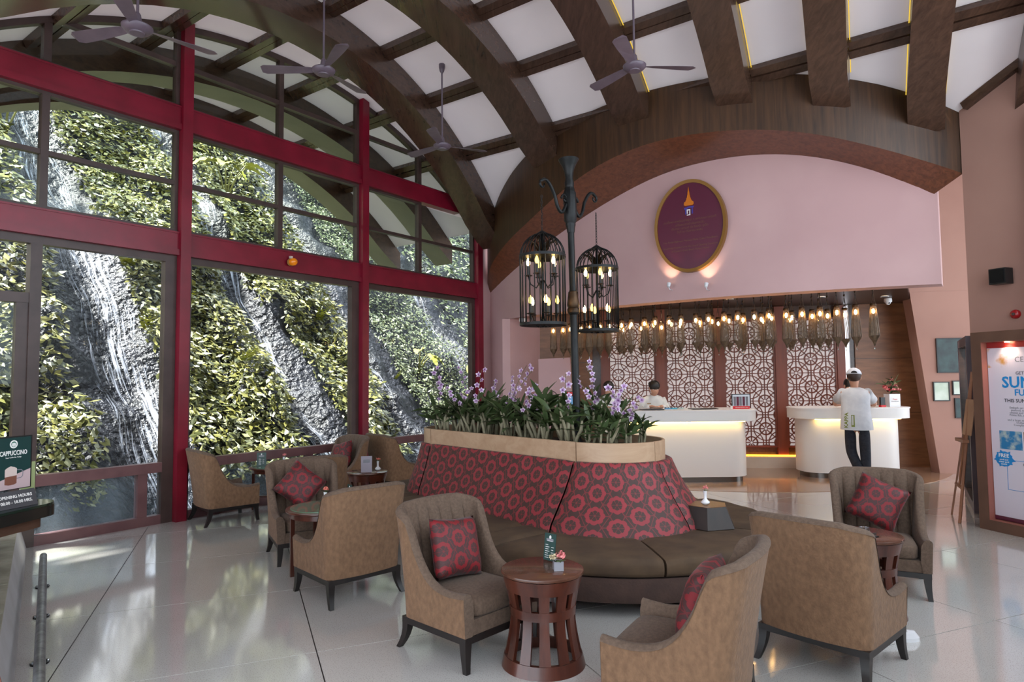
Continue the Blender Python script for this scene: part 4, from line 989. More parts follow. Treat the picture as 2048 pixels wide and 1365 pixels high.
ORD = ['first', 'second', 'third', 'fourth', 'fifth', 'sixth', 'seventh', 'eighth', 'ninth', 'tenth', 'eleventh', 'twelfth', 'thirteenth', 'fourteenth', 'fifteenth', 'sixteenth', 'seventeenth', 'eighteenth', 'nineteenth', 'twentieth', 'twenty-first', 'twenty-second', 'twenty-third', 'twenty-fourth', 'twenty-fifth', 'twenty-sixth']
slots = []
for j in range(3):
    row = []
    for i in range(15):
        u = (i + orng.uniform(0.25, 0.75)) / 15; v = (1 - j) * 0.25 + orng.uniform(-0.05, 0.05)
        L0 = -0.27; L1 = LEN + 0.24; x = L0 + (L1 - L0) * u; p = A_ + AX * x + PX * v
        if (p - Vector((PP.x, PP.y, 0))).length < 0.12: continue
        if x < 0 and math.hypot(x, v) > 0.37 or x > LEN and math.hypot(x - LEN, v) > 0.34: continue
        row.append((x, v, p))
    for k, (x, v, p) in enumerate(row):
        f = x / LEN; ns = 0
        if (f > 0.60 and orng.random() < 0.42) or (-0.1 < f < 0.2 and orng.random() < 0.55) or (0.36 < f < 0.42): ns = orng.choice((1, 1, 2))
        lb = ('orchid with purple flower sprays in the ' if ns else 'leafy orchid without flowers in the ') + ('front', 'middle', 'back')[j] + ' row, ' + ORD[k] + " from the planter's near end"
        orchid((p.x, p.y, 0.985), orng.uniform(0, 6.28), ns, lb, 1.0 if f < 0.03 else 1.4 if f < 0.35 else 1.3)
# ================================================================== RECEPTION
# ---- lattice screens
m_diffuser = mat('lattice_diffuser', (228, 222, 224), 0.6, emit=(255, 244, 240), estr=0.22)
def lattice(x0, x1, z0, z1, label_i):
    r = thing('trim_%d' % label_i, kind='structure')       # origin world; back-lit lattice screen
    W_ = (x1 - x0) / BD.x; H_ = z1 - z0; fr = 0.03
    def Q(a, z, off): return BWp(x0, off, 0) + BD * a + UP * z
    def bx(m, a0, a1, za, zb2, o0, o1): m.hexa([Q(a0, za, o1), Q(a1, za, o1), Q(a1, za, o0), Q(a0, za, o0), Q(a0, zb2, o1), Q(a1, zb2, o1), Q(a1, zb2, o0), Q(a0, zb2, o0)])
    m = MB(); bx(m, 0, W_, z0, z1, 0.01, 0.03); m.build('diffuser', m_diffuser, r)
    for a0, a1, za, zb2 in ((0, fr, z0, z1), (W_ - fr, W_, z0, z1), (fr, W_ - fr, z0, z0 + fr), (fr, W_ - fr, z1 - fr, z1)):
        m = MB(); bx(m, a0, a1, za, zb2, 0.031, 0.10); m.build('screen_frame', m_lattice, r)
    g = MB(); px_ = 0.50; pz = 0.49; wd = 0.023; o0, o1 = 0.055, 0.085
    def seg(p, q, w_=wd):
        # clip to the panel
        (xa, za), (xb, zb2) = p, q; t0, t1 = 0.0, 1.0; dx, dz = xb - xa, zb2 - za
        for pp, qq in ((-dx, xa - fr), (dx, W_ - fr - xa), (-dz, za - z0 - fr), (dz, z1 - fr - za)):
            if abs(pp) < 1e-9:
                if qq < 0: return
            else:
                rr = qq / pp
                if pp < 0: t0 = max(t0, rr)
                else: t1 = min(t1, rr)
        if t1 - t0 < 1e-3: return
        a = (xa + dx * t0, za + dz * t0); b = (xa + dx * t1, za + dz * t1); L = math.hypot(b[0] - a[0], b[1] - a[1])
        if L < 1e-4: return
        nx, nz = -(b[1] - a[1]) / L * w_ / 2, (b[0] - a[0]) / L * w_ / 2
        c = [(a[0] - nx, a[1] - nz), (b[0] - nx, b[1] - nz), (b[0] + nx, b[1] + nz), (a[0] + nx, a[1] + nz)]
        g.hexa([Q(c[0][0], c[0][1], o1), Q(c[1][0], c[1][1], o1), Q(c[2][0], c[2][1], o1), Q(c[3][0], c[3][1], o1), Q(c[0][0], c[0][1], o0), Q(c[1][0], c[1][1], o0), Q(c[2][0], c[2][1], o0), Q(c[3][0], c[3][1], o0)])
    def circ(cx, cz, R_, n, w_=wd):
        for k in range(n): seg((cx + R_ * math.cos(2 * math.pi * k / n), cz + R_ * math.sin(2 * math.pi * k / n)), (cx + R_ * math.cos(2 * math.pi * (k + 1) / n), cz + R_ * math.sin(2 * math.pi * (k + 1) / n)), w_)
    for i in range(-1, 4):
        for j in range(-1, 8):
            for ox, oz in ((0, 0), (0.5, 0.5)):
                cx, cz = W_ / 2 - px_ * 0.5 + (i - 0.5 + ox) * px_, z0 + 0.08 + (j + oz) * pz
                if not (-0.3 < cx < W_ + 0.3 and z0 - 0.3 < cz < z1 + 0.3): continue
                circ(cx, cz, 0.105, 16); circ(cx, cz, 0.205, 24, 0.015)
                for k in range(8):
                    a = math.pi / 4 * k; ca, sa = math.cos(a), math.sin(a)
                    if k % 2: seg((cx + 0.025 * ca, cz + 0.025 * sa), (cx + 0.105 * ca, cz + 0.105 * sa), 0.016); seg((cx + 0.105 * ca, cz + 0.105 * sa), (cx + 0.175 * ca, cz + 0.175 * sa), 0.014)
                    else: seg((cx + 0.02 * ca, cz + 0.02 * sa), (cx + 0.25 * ca, cz + 0.25 * sa), 0.016)
    o = g.build('lattice_grille', m_lattice, r, fix=False); o['kind'] = 'stuff'
def px2x(px, Yg):
    return (px - 1024) / 1310 * Yg
LX = [(2.03, 2.98), (3.10, 4.04), (4.16, 5.12), (5.24, 6.20)]
LX = []
for a, b in ((1217.5, 1311.5), (1331, 1429), (1447, 1550), (1570, 1673)):
    def solve(px):
        x = 3.0
        for _ in range(20): x = (px - 1024) / 1310 * BWp(x, 0.06).y
        return x
    LX.append((solve(a), solve(b)))
for i, (a, b) in enumerate(LX): lattice(a, b, 0.34, 2.62, 2 + i)
ed = [LX[0][0] - 0.14] + [p for ab in LX for p in ab] + [LX[3][1] + 0.13]
m_jamb = wood('screen_post_wood', (104, 50, 34), (126, 64, 44), 5, 0.4, 2)
for k in range(0, len(ed), 2):
    MB().hexa([BWp(ed[k], 0.12), BWp(ed[k + 1], 0.12), BWp(ed[k + 1], 0.0), BWp(ed[k], 0.0), BWp(ed[k], 0.12, 2.83), BWp(ed[k + 1], 0.12, 2.83), BWp(ed[k + 1], 0, 2.83), BWp(ed[k], 0, 2.83)]).build('screen_post', m_jamb, wb_)
m_cream = noisy('cream_stone', (206, 192, 176), (190, 174, 158), 2, 0.5)
MB().hexa([BWp(ed[0], 0.30), BWp(ed[-1], 0.30), BWp(ed[-1], 0.121), BWp(ed[0], 0.121), BWp(ed[0], 0.30, 0.19), BWp(ed[-1], 0.30, 0.19), BWp(ed[-1], 0.121, 0.19), BWp(ed[0], 0.121, 0.19)]).build('plinth', m_cream, wb_)
m_orange = emis('amber_strip', (255, 150, 40), 5.0)
ls = thing('cove_light_strip', 'amber light strip glowing along the foot of the lattice screens', 'light strip', (0, 0, 0))
MB().hexa([BWp(ed[0], 0.16, 0.192), BWp(ed[-1], 0.16, 0.192), BWp(ed[-1], 0.125, 0.192), BWp(ed[0], 0.125, 0.192), BWp(ed[0], 0.16, 0.215), BWp(ed[-1], 0.16, 0.215), BWp(ed[-1], 0.125, 0.215), BWp(ed[0], 0.125, 0.215)]).build('diffuser', m_orange, ls)
m_wstrip = emis('white_strip', (235, 235, 245), 1.6)
ws = thing('strip_light', 'tall white strip light right of the last lattice screen', 'light strip', BWp(ed[-1] + 0.05, 0.05, 0.0))
MB().box(-0.02, 0.02, -0.03, 0.03, 0.02, 2.8).build('tube', m_wstrip, ws)
MB().box(0.021, 0.035, -0.035, 0.035, 0.0, 2.83).build('housing', m_white, ws)
# ---- reception desks
m_deskw = mat('white_desk_boards', (226, 222, 218), 0.45); t_ = NT(m_deskw); b_ = bsdf(m_deskw)
wv = t_.new('ShaderNodeTexWave', wave_type='BANDS', bands_direction='X'); t_.put(wv.inputs[0], t_.coord()); wv.inputs['Scale'].default_value = 6.0
bn_ = t_.new('ShaderNodeBump'); bn_.inputs['Strength'].default_value = 0.06; t_.put(bn_.inputs['Height'], t_.ramp(wv.outputs[0], [(0.0, (0,) * 3), (0.05, (1,) * 3)])); t_.l.new(bn_.outputs[0], b_.inputs['Normal'])
m_desktop = mat('desk_top', (232, 228, 226), 0.35)
m_led = emis('warm_led', (255, 206, 104), 16.0)
def rrect(x0, x1, y0, y1, r, n=8):
    out = []
    for cx, cy, a0 in ((x1 - r, y1 - r, 0), (x0 + r, y1 - r, 90), (x0 + r, y0 + r, 180), (x1 - r, y0 + r, 270)):
        for k in range(n + 1):
            a = math.radians(a0 + 90 * k / n); out.append((cx + r * math.cos(a), cy + r * math.sin(a)))
    return out
def desk(x0, x1, y0, y1, label, r=0.30, led=True):
    d_ = thing('reception_desk', label, 'desk', group='reception desks')
    MB().prism(rrect(x0 + 0.05, x1 - 0.05, y0 + 0.05, y1 - 0.05, r - 0.04), 0.0, 0.085).build('plinth', mat('brushed_steel', (120, 116, 112), 0.25, 0.9), d_, angle=40)
    MB().prism(rrect(x0, x1, y0, y1, r), 0.086, 0.918).build('body', m_deskw, d_, angle=40)
    MB().prism(rrect(x0 - 0.12, x1 + 0.14, y0 - 0.13, y1 + 0.05, r + 0.06), 0.925, 1.075).build('counter', m_deskw, d_, angle=40)
    MB().prism(rrect(x0 - 0.13, x1 + 0.15, y0 - 0.14, y1 + 0.05, r + 0.06), 1.0755, 1.093).build('counter_top', m_desktop, d_, angle=40)
    MB().box(x0 + 0.1, x1 - 0.1, y0 - 0.045, y0 - 0.012, 0.912, 0.9245).build('led_strip', m_led, d_)
    return d_
desk(1.35, 3.60, 9.96, 10.72, 'long white reception desk half behind the orchid planter')
desk(4.58, 6.10, 10.22, 10.95, 'white reception desk at the right where the man in the cap leans')
# ---- hanging lamps: rods, fringed shades, bulbs and crystal drops
m_fringe = noisy('bronze_fringe', (84, 67, 52), (120, 98, 76), 30, 0.4, metal=0.4)
m_bulb = emis('pendant_bulb', (255, 200, 120), 30.0)
m_crystal = mat('crystal', (220, 225, 215), 0.05, trans=0.8)
def make_pendant():
    r = thing('pendant_lamp', 'slender bronze fringe lamp in the cluster hanging above reception', 'pendant lamp', (0, 0, 0), 0, 'fringe lamps hanging above reception')      # origin at its ceiling fixing
    MB().tube([(0, 0, 0.095), (0, 0, -0.16)], 0.004, 6).build('rod', m_dark, r)
    MB().lathe([(0.004, -0.04), (0.012, -0.05), (0.012, -0.065), (0.004, -0.075)], 8).build('bead', m_brass, r, angle=40)
    for k in range(3):
        a = 2 * math.pi * k / 3; MB().tube([(0.004 * math.cos(a), 0.004 * math.sin(a), -0.09), (0.034 * math.cos(a), 0.034 * math.sin(a), -0.24)], 0.0025, 4).build('hanger', m_brass, r)
    MB().lathe([(0.030, -0.225), (0.037, -0.235), (0.037, -0.255), (0.030, -0.262), (0.030, -0.225)], 14).build('crown', m_brass, r, angle=40)
    sh = MB(); n = 22; pr = [(0.036, -0.262), (0.042, -0.34), (0.052, -0.46), (0.061, -0.60), (0.063, -0.64), (0.05, -0.67)]
    for k in range(n):
        a = 2 * math.pi * k / n; da = 0.07
        o = len(sh.v)
        for q, z in pr:
            sh.v += [(q * math.cos(a - da), q * math.sin(a - da), z), (q * 1.03 * math.cos(a), q * 1.03 * math.sin(a), z), (q * math.cos(a + da), q * math.sin(a + da), z)]
        for i in range(len(pr) - 1):
            c = o + 3 * i; sh.f += [(c, c + 3, c + 4, c + 1), (c + 1, c + 4, c + 5, c + 2)]
    sh.build('fringe_shade', m_fringe, r, fix=False)
    MB().lathe([(0.055, -0.655), (0.062, -0.648), (0.052, -0.675), (0.034, -0.70), (0.016, -0.735), (0.008, -0.77), (0.0, -0.775)], 14).build('beaded_tip', m_fringe, r, angle=30)
    MB().lathe([(0, -0.785), (0.008, -0.80), (0.007, -0.812), (0, -0.822)], 6).build('crystal_drop', m_crystal, r)
    MB().lathe([(0.0, -0.29), (0.014, -0.30), (0.02, -0.325), (0.014, -0.35), (0, -0.36)], 10).build('bulb', m_bulb, r, smooth=True)
    return r
spots = []
def prow(n, s0, s1, off, name, jit=0.0):
    for k in range(n):
        s = s1 + (s0 - s1) * k / (n - 1) + orng.uniform(-jit, jit)
        spots.append((wall_t(s) + off + (0.05 if k % 2 else 0.0), s, 2.74, 'bronze fringe lamp in the %s row above reception, %s from the right end' % (name, ORD[k])))
prow(25, 1.62, 6.52, 0.36, 'front'); prow(20, 1.9, 6.15, 0.80, 'middle', 0.04); prow(11, 2.3, 5.7, 1.25, 'back', 0.04)
pd = make_pendant(); ptree = tree_of(pd)
for i, (t, s, z, lb) in enumerate(spots):
    p = TS(t, s, z)
    if i == 0: pd.location = p; pd['label'] = lb
    else: dup(pd, ptree, p, orng.uniform(0, 1), lb)
# recessed downlights in the alcove ceiling
for i, (x, y) in enumerate(((2.3, 10.6), (3.5, 10.45), (4.9, 10.3), (5.9, 10.3))):
    r = thing('recessed_downlight', 'round recessed downlight in the alcove ceiling, %s from the left' % ORD[i], 'downlight', (x, y, 2.838), 0, 'downlights over the reception desks')
    MB().lathe([(0.05, -0.012), (0.062, -0.012), (0.062, 0.0), (0.05, 0.0), (0.05, -0.012)], 20).build('trim_ring', m_white, r, angle=40)
    MB().lathe([(0, -0.004), (0.049, -0.004), (0.049, 0.0), (0, 0.0)], 16).build('lens', emis('downlight_lens_%d' % i, (255, 226, 190), 12.0), r)
    ld = bpy.data.lights.new('downlight_lamp', 'SPOT'); ld.energy = 30; ld.color = (1.0, 0.90, 0.80); ld.spot_size = math.radians(130); ld.spot_blend = 0.9; ld.shadow_soft_size = 0.05
    lo = bpy.data.objects.new('downlight_lamp', ld); COL.objects.link(lo); lo.parent = r; lo.location = (0, 0, -0.03)
# ================================================================== SIGNS, PEOPLE AND SMALL THINGS
def text(body, size, M, m, parent, name='lettering', align='CENTER', ext=0.0008, bold=0.0, sx=1.0):
    cu = bpy.data.curves.new(name, 'FONT'); cu.body = body; cu.size = size; cu.align_x = align; cu.align_y = 'CENTER'; cu.extrude = ext; cu.offset = bold; cu.resolution_u = 2
    o = bpy.data.objects.new(name, cu); COL.objects.link(o)
    me = bpy.data.meshes.new_from_object(o.evaluated_get(bpy.context.evaluated_depsgraph_get())); bpy.data.objects.remove(o); bpy.data.curves.remove(cu)
    me.materials.clear(); me.materials.append(m)
    q = link(name, me, parent); q.matrix_local = M @ Matrix.Diagonal((sx, 1, 1, 1)); return q
RX = Matrix.Rotation(math.pi / 2, 4, 'X')                     # turns text into the x-z plane, readable from -y
def at(x, y, z): return Matrix.Translation((x, y, z)) @ RX
m_txw = mat('white_ink', (235, 232, 228), 0.6); m_txk = mat('dark_ink', (40, 40, 52), 0.6); m_txg = mat('grey_ink', (120, 120, 128), 0.6)
m_blue = mat('cyan_ink', (24, 132, 200), 0.5); m_gold = mat('gold_paint', (140, 98, 38), 0.45, 0.2); m_goldtx = mat('dull_gold_lettering', (112, 74, 52), 0.5)
# ---- oval plaque on the pink wall
sP = 4.40; pl_ = thing('oval_plaque', 'oval maroon dedication plaque with a gold rim on the pink wall', 'plaque', TS(wall_t(sP) - 0.055, sP, 3.70), math.atan2(N.y, N.x))
def oval(a, b, n=56): return [(a * math.cos(2 * math.pi * k / n), b * math.sin(2 * math.pi * k / n)) for k in range(n)]
MZ = Matrix.Rotation(math.pi / 2, 4, 'X')
m_maroon = mat('maroon_enamel', (92, 32, 54), 0.3)
MB().prism(oval(0.475, 0.605), -0.05, 0.012, MZ).build('face', m_maroon, pl_, angle=40)
rim = MB(); oo, ii = oval(0.515, 0.65), oval(0.475, 0.605); n_ = len(oo)
vs = [(x, -0.035, z) for x, z in oo] + [(x, -0.03, z) for x, z in ii] + [(x, 0.05, z) for x, z in oo] + [(x, 0.05, z) for x, z in ii]
rim.add(vs, [f for k in range(n_) for f in ((k, (k + 1) % n_, n_ + (k + 1) % n_, n_ + k), (k, 2 * n_ + k, 2 * n_ + (k + 1) % n_, (k + 1) % n_), (n_ + k, n_ + (k + 1) % n_, 3 * n_ + (k + 1) % n_, 3 * n_ + k), (2 * n_ + k, 3 * n_ + k, 3 * n_ + (k + 1) % n_, 2 * n_ + (k + 1) % n_))]).build('rim', m_gold, pl_, angle=40)
m_crown = mat('orange_gold', (214, 120, 24), 0.4, 0.2)
cr = [(-0.07, 0.30), (-0.055, 0.285), (0.055, 0.285), (0.07, 0.30), (0.066, 0.335), (0.045, 0.345), (0.04, 0.36), (0.03, 0.372), (0.033, 0.385), (0.022, 0.40), (0.02, 0.425), (0.014, 0.44), (0.012, 0.47), (0.006, 0.50), (0.0, 0.55), (-0.006, 0.50), (-0.012, 0.47), (-0.014, 0.44), (-0.02, 0.425), (-0.022, 0.40), (-0.033, 0.385), (-0.03, 0.372), (-0.04, 0.36), (-0.045, 0.345), (-0.066, 0.335)]
MB().prism(cr, 0.013, 0.026, MZ).build('crown_emblem', m_crown, pl_)
m_bluep = mat('blue_enamel', (70, 60, 150), 0.4)
mono = MB()
for x0, x1, z0, z1 in ((-0.07, -0.02, 0.235, 0.262), (-0.02, 0.07, 0.25, 0.27), (-0.055, -0.038, 0.165, 0.235), (0.038, 0.055, 0.165, 0.25)): mono.box(x0, x1, -0.022, -0.013, z0, z1)
mono.build('monogram', m_bluep, pl_)
mono = MB()
for x0, x1, z0, z1 in ((-0.03, 0.02, 0.215, 0.23), (-0.03, -0.016, 0.17, 0.2149), (0.008, 0.02, 0.145, 0.2149), (-0.03, 0.0079, 0.145, 0.158)): mono.box(x0, x1, -0.027, -0.0225, z0, z1)
mono.build('monogram_letter', m_txw, pl_)
for z, tx, sz in ((0.085, 'สมเด็จพระเทพรัตนราชสุดา ฯ สยามบรมราชกุมารี', 0.040), (0.03, 'เสด็จพระราชดำเนินทรงเปิด', 0.040), (-0.02, 'เซ็นทารา แกรนด์ บีช รีสอร์ท ภูเก็ต', 0.040), (-0.07, 'วันที่ ๒๖ กันยายน ๒๕๕๔', 0.040), (-0.20, 'Her Royal Highness Princess Maha Chakri Sirindhorn', 0.036), (-0.285, 'Graciously Presided Over the Grand Opening Ceremony', 0.034), (-0.335, 'of Centara Grand Beach Resort Phuket', 0.034)):
    text(tx, sz, at(0, -0.0135, z), m_goldtx, pl_)
# ---- two small spotlights under the plaque (the left one lit)
m_spotlit = emis('spot_lens', (255, 214, 160), 40.0)
for sx, z, lit, lb in ((4.10, 2.88, True, 'lit white spotlight on a short arm left below the plaque'), (4.63, 2.83, False, 'white spotlight on a short arm right below the plaque')):
    r = thing('wall_spotlight', lb, 'spotlight', TS(wall_t(sx), sx, z), math.atan2(N.y, N.x))
    MB().tube([(0, 0, -0.05), (0, -0.10, -0.05), (0, -0.13, -0.02)], 0.006, 6).build('arm', m_white, r, smooth=True)
    MB().lathe([(0.0, -0.02), (0.02, -0.02), (0.028, 0.04), (0.024, 0.04), (0.0, 0.03)], 12, (0, 0, 0), Matrix.Translation((0, -0.13, 0.0)) @ Matrix.Rotation(-0.35, 4, 'X')).build('lamp_head', m_white, r, angle=40)
    MB().lathe([(0, 0.0), (0.018, 0.001), (0, 0.004)], 12, (0, 0, 0.031), Matrix.Translation((0, -0.13, 0.0)) @ Matrix.Rotation(-0.35, 4, 'X')).build('lens', m_spotlit, r)
    ld = bpy.data.lights.new('spot_lamp', 'SPOT'); ld.energy = 6; ld.color = (1.0, 0.74, 0.5); ld.spot_size = math.radians(80); ld.spot_blend = 0.8; ld.shadow_soft_size = 0.02
    lo = bpy.data.objects.new('spot_lamp', ld); COL.objects.link(lo); lo.parent = r; lo.location = (0, -0.145, 0.05); lo.rotation_euler = (math.radians(180 - 28), 0, 0)
# ---- dome cameras
def dome(loc, label):
    r = thing('dome_camera', label, 'security camera', loc, 0, 'dome cameras')
    MB().lathe([(0.055, 0.06), (0.06, 0.02), (0.055, 0.0), (0.0, 0.0)][::-1], 16).build('housing', m_white, r, angle=50)
    MB().lathe([(0.0, -0.042), (0.02, -0.038), (0.036, -0.02), (0.042, -0.0005)], 16).build('lens_dome', m_white, r, smooth=True)
    MB().lathe([(0, 0), (0.014, 0.001), (0.012, 0.004), (0, 0.005)], 10, (0, 0, 0), Matrix.Translation((0.0, -0.034, -0.018)) @ Matrix.Rotation(math.pi / 2 + 0.4, 4, 'X')).build('lens', m_black, r)
dome(TS(wall_t(0.86) + 0.12, 0.95, 2.62), 'white dome camera at the corner above the left pink jamb')
dome(BWp(6.25, 0.9, 2.775), 'white dome camera under the alcove ceiling at the right')
# ---- things on the angled wall at the right
cdir = (TS(*c1) - TS(*c0)).normalized(); cn = Vector((cdir.y, -cdir.x, 0)) ; cn = cn if cn.y < 0 else -cn; crz = math.atan2(cdir.y, cdir.x)
def onwall(k, z, off=0.0): return TS(*c0) + cdir * k + cn * off + UP * z
def find_k(px):
    best = min(range(0, 200), key=lambda i: abs((lambda p: 1024 + 1310 * p.x / p.y)(onwall(i * 0.01, 0)) - px)); return best * 0.01
r = thing('wall_speaker', 'small black loudspeaker mounted on the right pink wall', 'speaker', onwall(find_k(2022), 2.65, 0.0), crz)
MB().box(-0.085, 0.085, -0.17, -0.04, -0.085, 0.085).build('cabinet', m_black, r)
MB().box(-0.07, 0.07, -0.18, -0.1705, -0.07, 0.07).build('grille', m_dark, r)
MB().box(-0.03, 0.03, -0.039, 0.0, -0.03, 0.03).build('bracket', m_dark, r)
r = thing('alarm_bell', 'round red fire alarm bell on the right pink wall', 'alarm', onwall(find_k(2037), 2.235, 0.0), crz)
MB().lathe([(0.0, 0.045), (0.025, 0.044), (0.045, 0.03), (0.05, 0.01), (0.05, 0.0), (0.0, 0.0)][::-1], 20, (0, 0, 0), Matrix.Rotation(math.pi / 2, 4, 'X')).build('gong', mat('alarm_red', (150, 20, 24), 0.3), r, angle=50)
MB().lathe([(0.0, 0.0), (0.018, 0.0), (0.016, 0.012), (0.0, 0.014)], 14, (0, 0, 0.0455), Matrix.Rotation(math.pi / 2, 4, 'X')).build('hub', m_brownframe, r, angle=50)
k_ = find_k(2034) + 0.30
q = MB(); p0_, p1_ = onwall(k_, 0, 0.0), onwall(k_ + 0.7, 0, 0.0); o_ = cn * 0.14
q.hexa([p0_ + o_, p1_ + o_, p1_, p0_, p0_ + o_ + UP * 4.35, p1_ + o_ + UP * 4.75, p1_ + UP * 4.75, p0_ + UP * 4.35]); q.build('column', m_red, wr)
# ---- framed pictures on the far pink wall
m_print = noisy('dark_green_print', (14, 30, 32), (40, 66, 64), 6, 0.4); m_paper = noisy('pale_certificate', (150, 168, 140), (196, 206, 190), 3, 0.12, coat=0.5)
fwd_ = (Vector((10.2, 10.05, 0)) - Vector((6.86, 10.64, 0))).normalized(); fn_ = Vector((fwd_.y, -fwd_.x, 0)); frz = math.atan2(fwd_.y, fwd_.x)
def picture(x, z, w_, h_, m, label):
    k = (x - 6.86) / fwd_.x; p = Vector((6.86, 10.64, 0)) + fwd_ * k
    r = thing('picture_frame', label, 'picture', (p.x, p.y, z), frz, 'framed pictures on the far pink wall')
    f = 0.014
    for x0, x1, z0, z1 in ((-w_ / 2, w_ / 2, h_ / 2 - f, h_ / 2), (-w_ / 2, w_ / 2, -h_ / 2, -h_ / 2 + f), (-w_ / 2, -w_ / 2 + f, -h_ / 2 + f, h_ / 2 - f), (w_ / 2 - f, w_ / 2, -h_ / 2 + f, h_ / 2 - f)): MB().box(x0, x1, -0.03, 0, z0, z1).build('frame_side', m_black, r)
    MB().box(-w_ / 2 + f, w_ / 2 - f, -0.018, -0.004, -h_ / 2 + f, h_ / 2 - f).build('print', m, r)
picture(7.08, 1.90, 0.40, 0.56, m_print, 'large dark green print on the far pink wall')
picture(6.86 + 0.07, 1.32, 0.24, 0.31, m_paper, 'small framed certificate below the green print')
picture(7.21, 1.375, 0.24, 0.23, m_paper, 'small framed landscape certificate nearest the dark display frame')
picture(7.22, 1.05, 0.22, 0.32, m_print, 'small dark framed sheet lowest on the far pink wall')
# ---- display boxes
m_bronze = noisy('bronze_box_paint', (92, 64, 52), (104, 74, 60), 4, 0.45); m_jambp = mat('rose_jamb', (150, 92, 80), 0.5); m_poster = mat('poster_paper', (214, 206, 218), 0.55)
m_purple = noisy('plum_box_paint', (70, 54, 60), (80, 62, 68), 4, 0.45)
def box_frame(name, label, cat, loc, rz, W_, H_, f, dep, rec, m, mj):
    r = thing(name, label, cat, loc, rz)
    MB().box(0, f, 0, dep, 0, H_).build('frame_side', m, r); MB().box(W_ - f, W_, 0, dep, 0, H_).build('frame_side', m, r)
    MB().box(f, W_ - f, 0, dep, H_ - f, H_).build('frame_top', m, r); MB().box(f, W_ - f, 0, dep, 0, f * 1.0).build('frame_bottom', m, r)
    e = 0.004
    MB().box(f, f + e, 0.005, rec, f, H_ - f).build('jamb_lining', mj, r); MB().box(W_ - f - e, W_ - f, 0.005, rec, f, H_ - f).build('jamb_lining', mj, r)
    MB().box(f + e, W_ - f - e, 0.005, rec, f, f + e).build('jamb_lining', mj, r); MB().box(f + e, W_ - f - e, 0.005, rec, H_ - f - e, H_ - f).build('jamb_lining', mj, r)
    MB().box(f, W_ - f, rec, dep - 0.01, f, H_ - f).build('back_panel', m, r); return r
PB = box_frame('poster_box', 'bronze lightbox with a white event poster at the right edge', 'poster box', (4.835, 6.90, 0), math.atan2(-0.961, 0.277), 1.12, 2.03, 0.105, 0.24, 0.085, m_bronze, m_jambp)
f = 0.11; MB().box(f + 0.004, 1.12 - f - 0.004, 0.076, 0.0845, 0.155, 1.86).build('poster', m_poster, PB)
MB().box(f + 0.004, 1.12 - f - 0.004, 0.074, 0.0845, f + 0.006, 0.154).build('red_base_strip', m_maroon, PB)
MB().box(f + 0.004, 1.12 - f - 0.004, 0.074, 0.0845, 1.861, 1.92).build('red_head_strip', mat('head_strip_red', (150, 40, 40), 0.4), PB)
yt = 0.0755; cx = 0.56
for tx, sz, z, m, b in (('CENTARA', 0.075, 1.735, m_txg, 0), ('GET READY FOR', 0.045, 1.60, m_txk, 0), ('SUNDAY', 0.155, 1.505, m_blue, 0.004), ('FUN DAY', 0.088, 1.405, m_blue, 0.002), ('THIS SUNDAY FROM 12.00', 0.050, 1.325, m_txk, 0.0006)): text(tx, sz, at(cx, yt, z), m, PB, bold=b)
for k, tx in enumerate(('Embark on a culinary journey with fresh', 'seafood, rock lobster, French oysters,', 'cheese and charcuterie, pan-seared foie,', 'Prime Rib, succulent Lamb Chops, Roast', 'Duck,', 'and a large selection of homemade desserts.', 'Endless fun with family games.', 'Complimentary access to the pool', 'entertainment')): text(tx, 0.030, at(cx, yt, 1.255 - 0.0245 * k), m_txg, PB)
m_pool = noisy('pool_photo', (40, 120, 170), (190, 200, 190), 14, 0.5, lo=0.45, hi=0.7); m_food = noisy('food_photo', (60, 50, 40), (170, 140, 110), 18, 0.5); m_floral = noisy('gold_floral_print', (214, 206, 218), (196, 140, 70), 9, 0.55, lo=0.5, hi=0.68)
for x0, m in ((0.20, m_pool), (0.44, m_food), (0.68, m_pool)): MB().box(x0, x0 + 0.225, yt - 0.001, yt + 0.0004, 0.835, 1.02).build('photo', m, PB)
MB().box(0.117, 0.33, yt - 0.0005, yt + 0.0004, 1.66, 1.855).build('floral_print', m_floral, PB)
spl = []
for k in range(40):
    a = 2 * math.pi * k / 40; q_ = 0.075 + (0.035 * random.random() if k % 3 == 0 else 0.0); spl.append((0.235 + q_ * 1.15 * math.cos(a), 0.735 + q_ * math.sin(a)))
MB().prism(spl, -yt, -yt + 0.003, MZ).build('splash', m_blue, PB)
text('FREE', 0.052, at(0.235, yt - 0.0035, 0.768), m_txw, PB, bold=0.0008)
for k, tx in enumerate(('pool and', 'water park', 'access')): text(tx, 0.024, at(0.235, yt - 0.0035, 0.728 - 0.022 * k), m_txw, PB)
bx_ = MB()
for a in ((0.26, 0.90, 0.43, 0.434), (0.26, 0.90, 0.726, 0.73), (0.26, 0.264, 0.434, 0.726), (0.896, 0.90, 0.434, 0.726)): bx_.box(a[0], a[1], yt - 0.001, yt + 0.0004, a[2], a[3])
bx_.build('price_border', m_blue, PB)
for tx, z, m, sz in (('Reservation is required', 0.695, m_txk, 0.034), ('THB 1,850 net', 0.64, m_blue, 0.034), ('THB 2,450 net', 0.585, m_blue, 0.034), ('free flow soft drink + beer', 0.55, m_txk, 0.028), ('THB 750 net', 0.49, m_blue, 0.036), ('(child of 4 - 11 years)', 0.455, m_txg, 0.024)): text(tx, sz, at(0.58, yt, z), m, PB)
MB().prism(rrect(0.42, 0.92, 0.19, 0.38, 0.03, 4), -yt, -yt + 0.002, MZ).build('info_box', m_blue, PB)
text('For more information', 0.030, at(0.67, yt - 0.003, 0.335), m_txw, PB); text('+66 76 201 234', 0.036, at(0.67, yt - 0.003, 0.27), m_txw, PB)
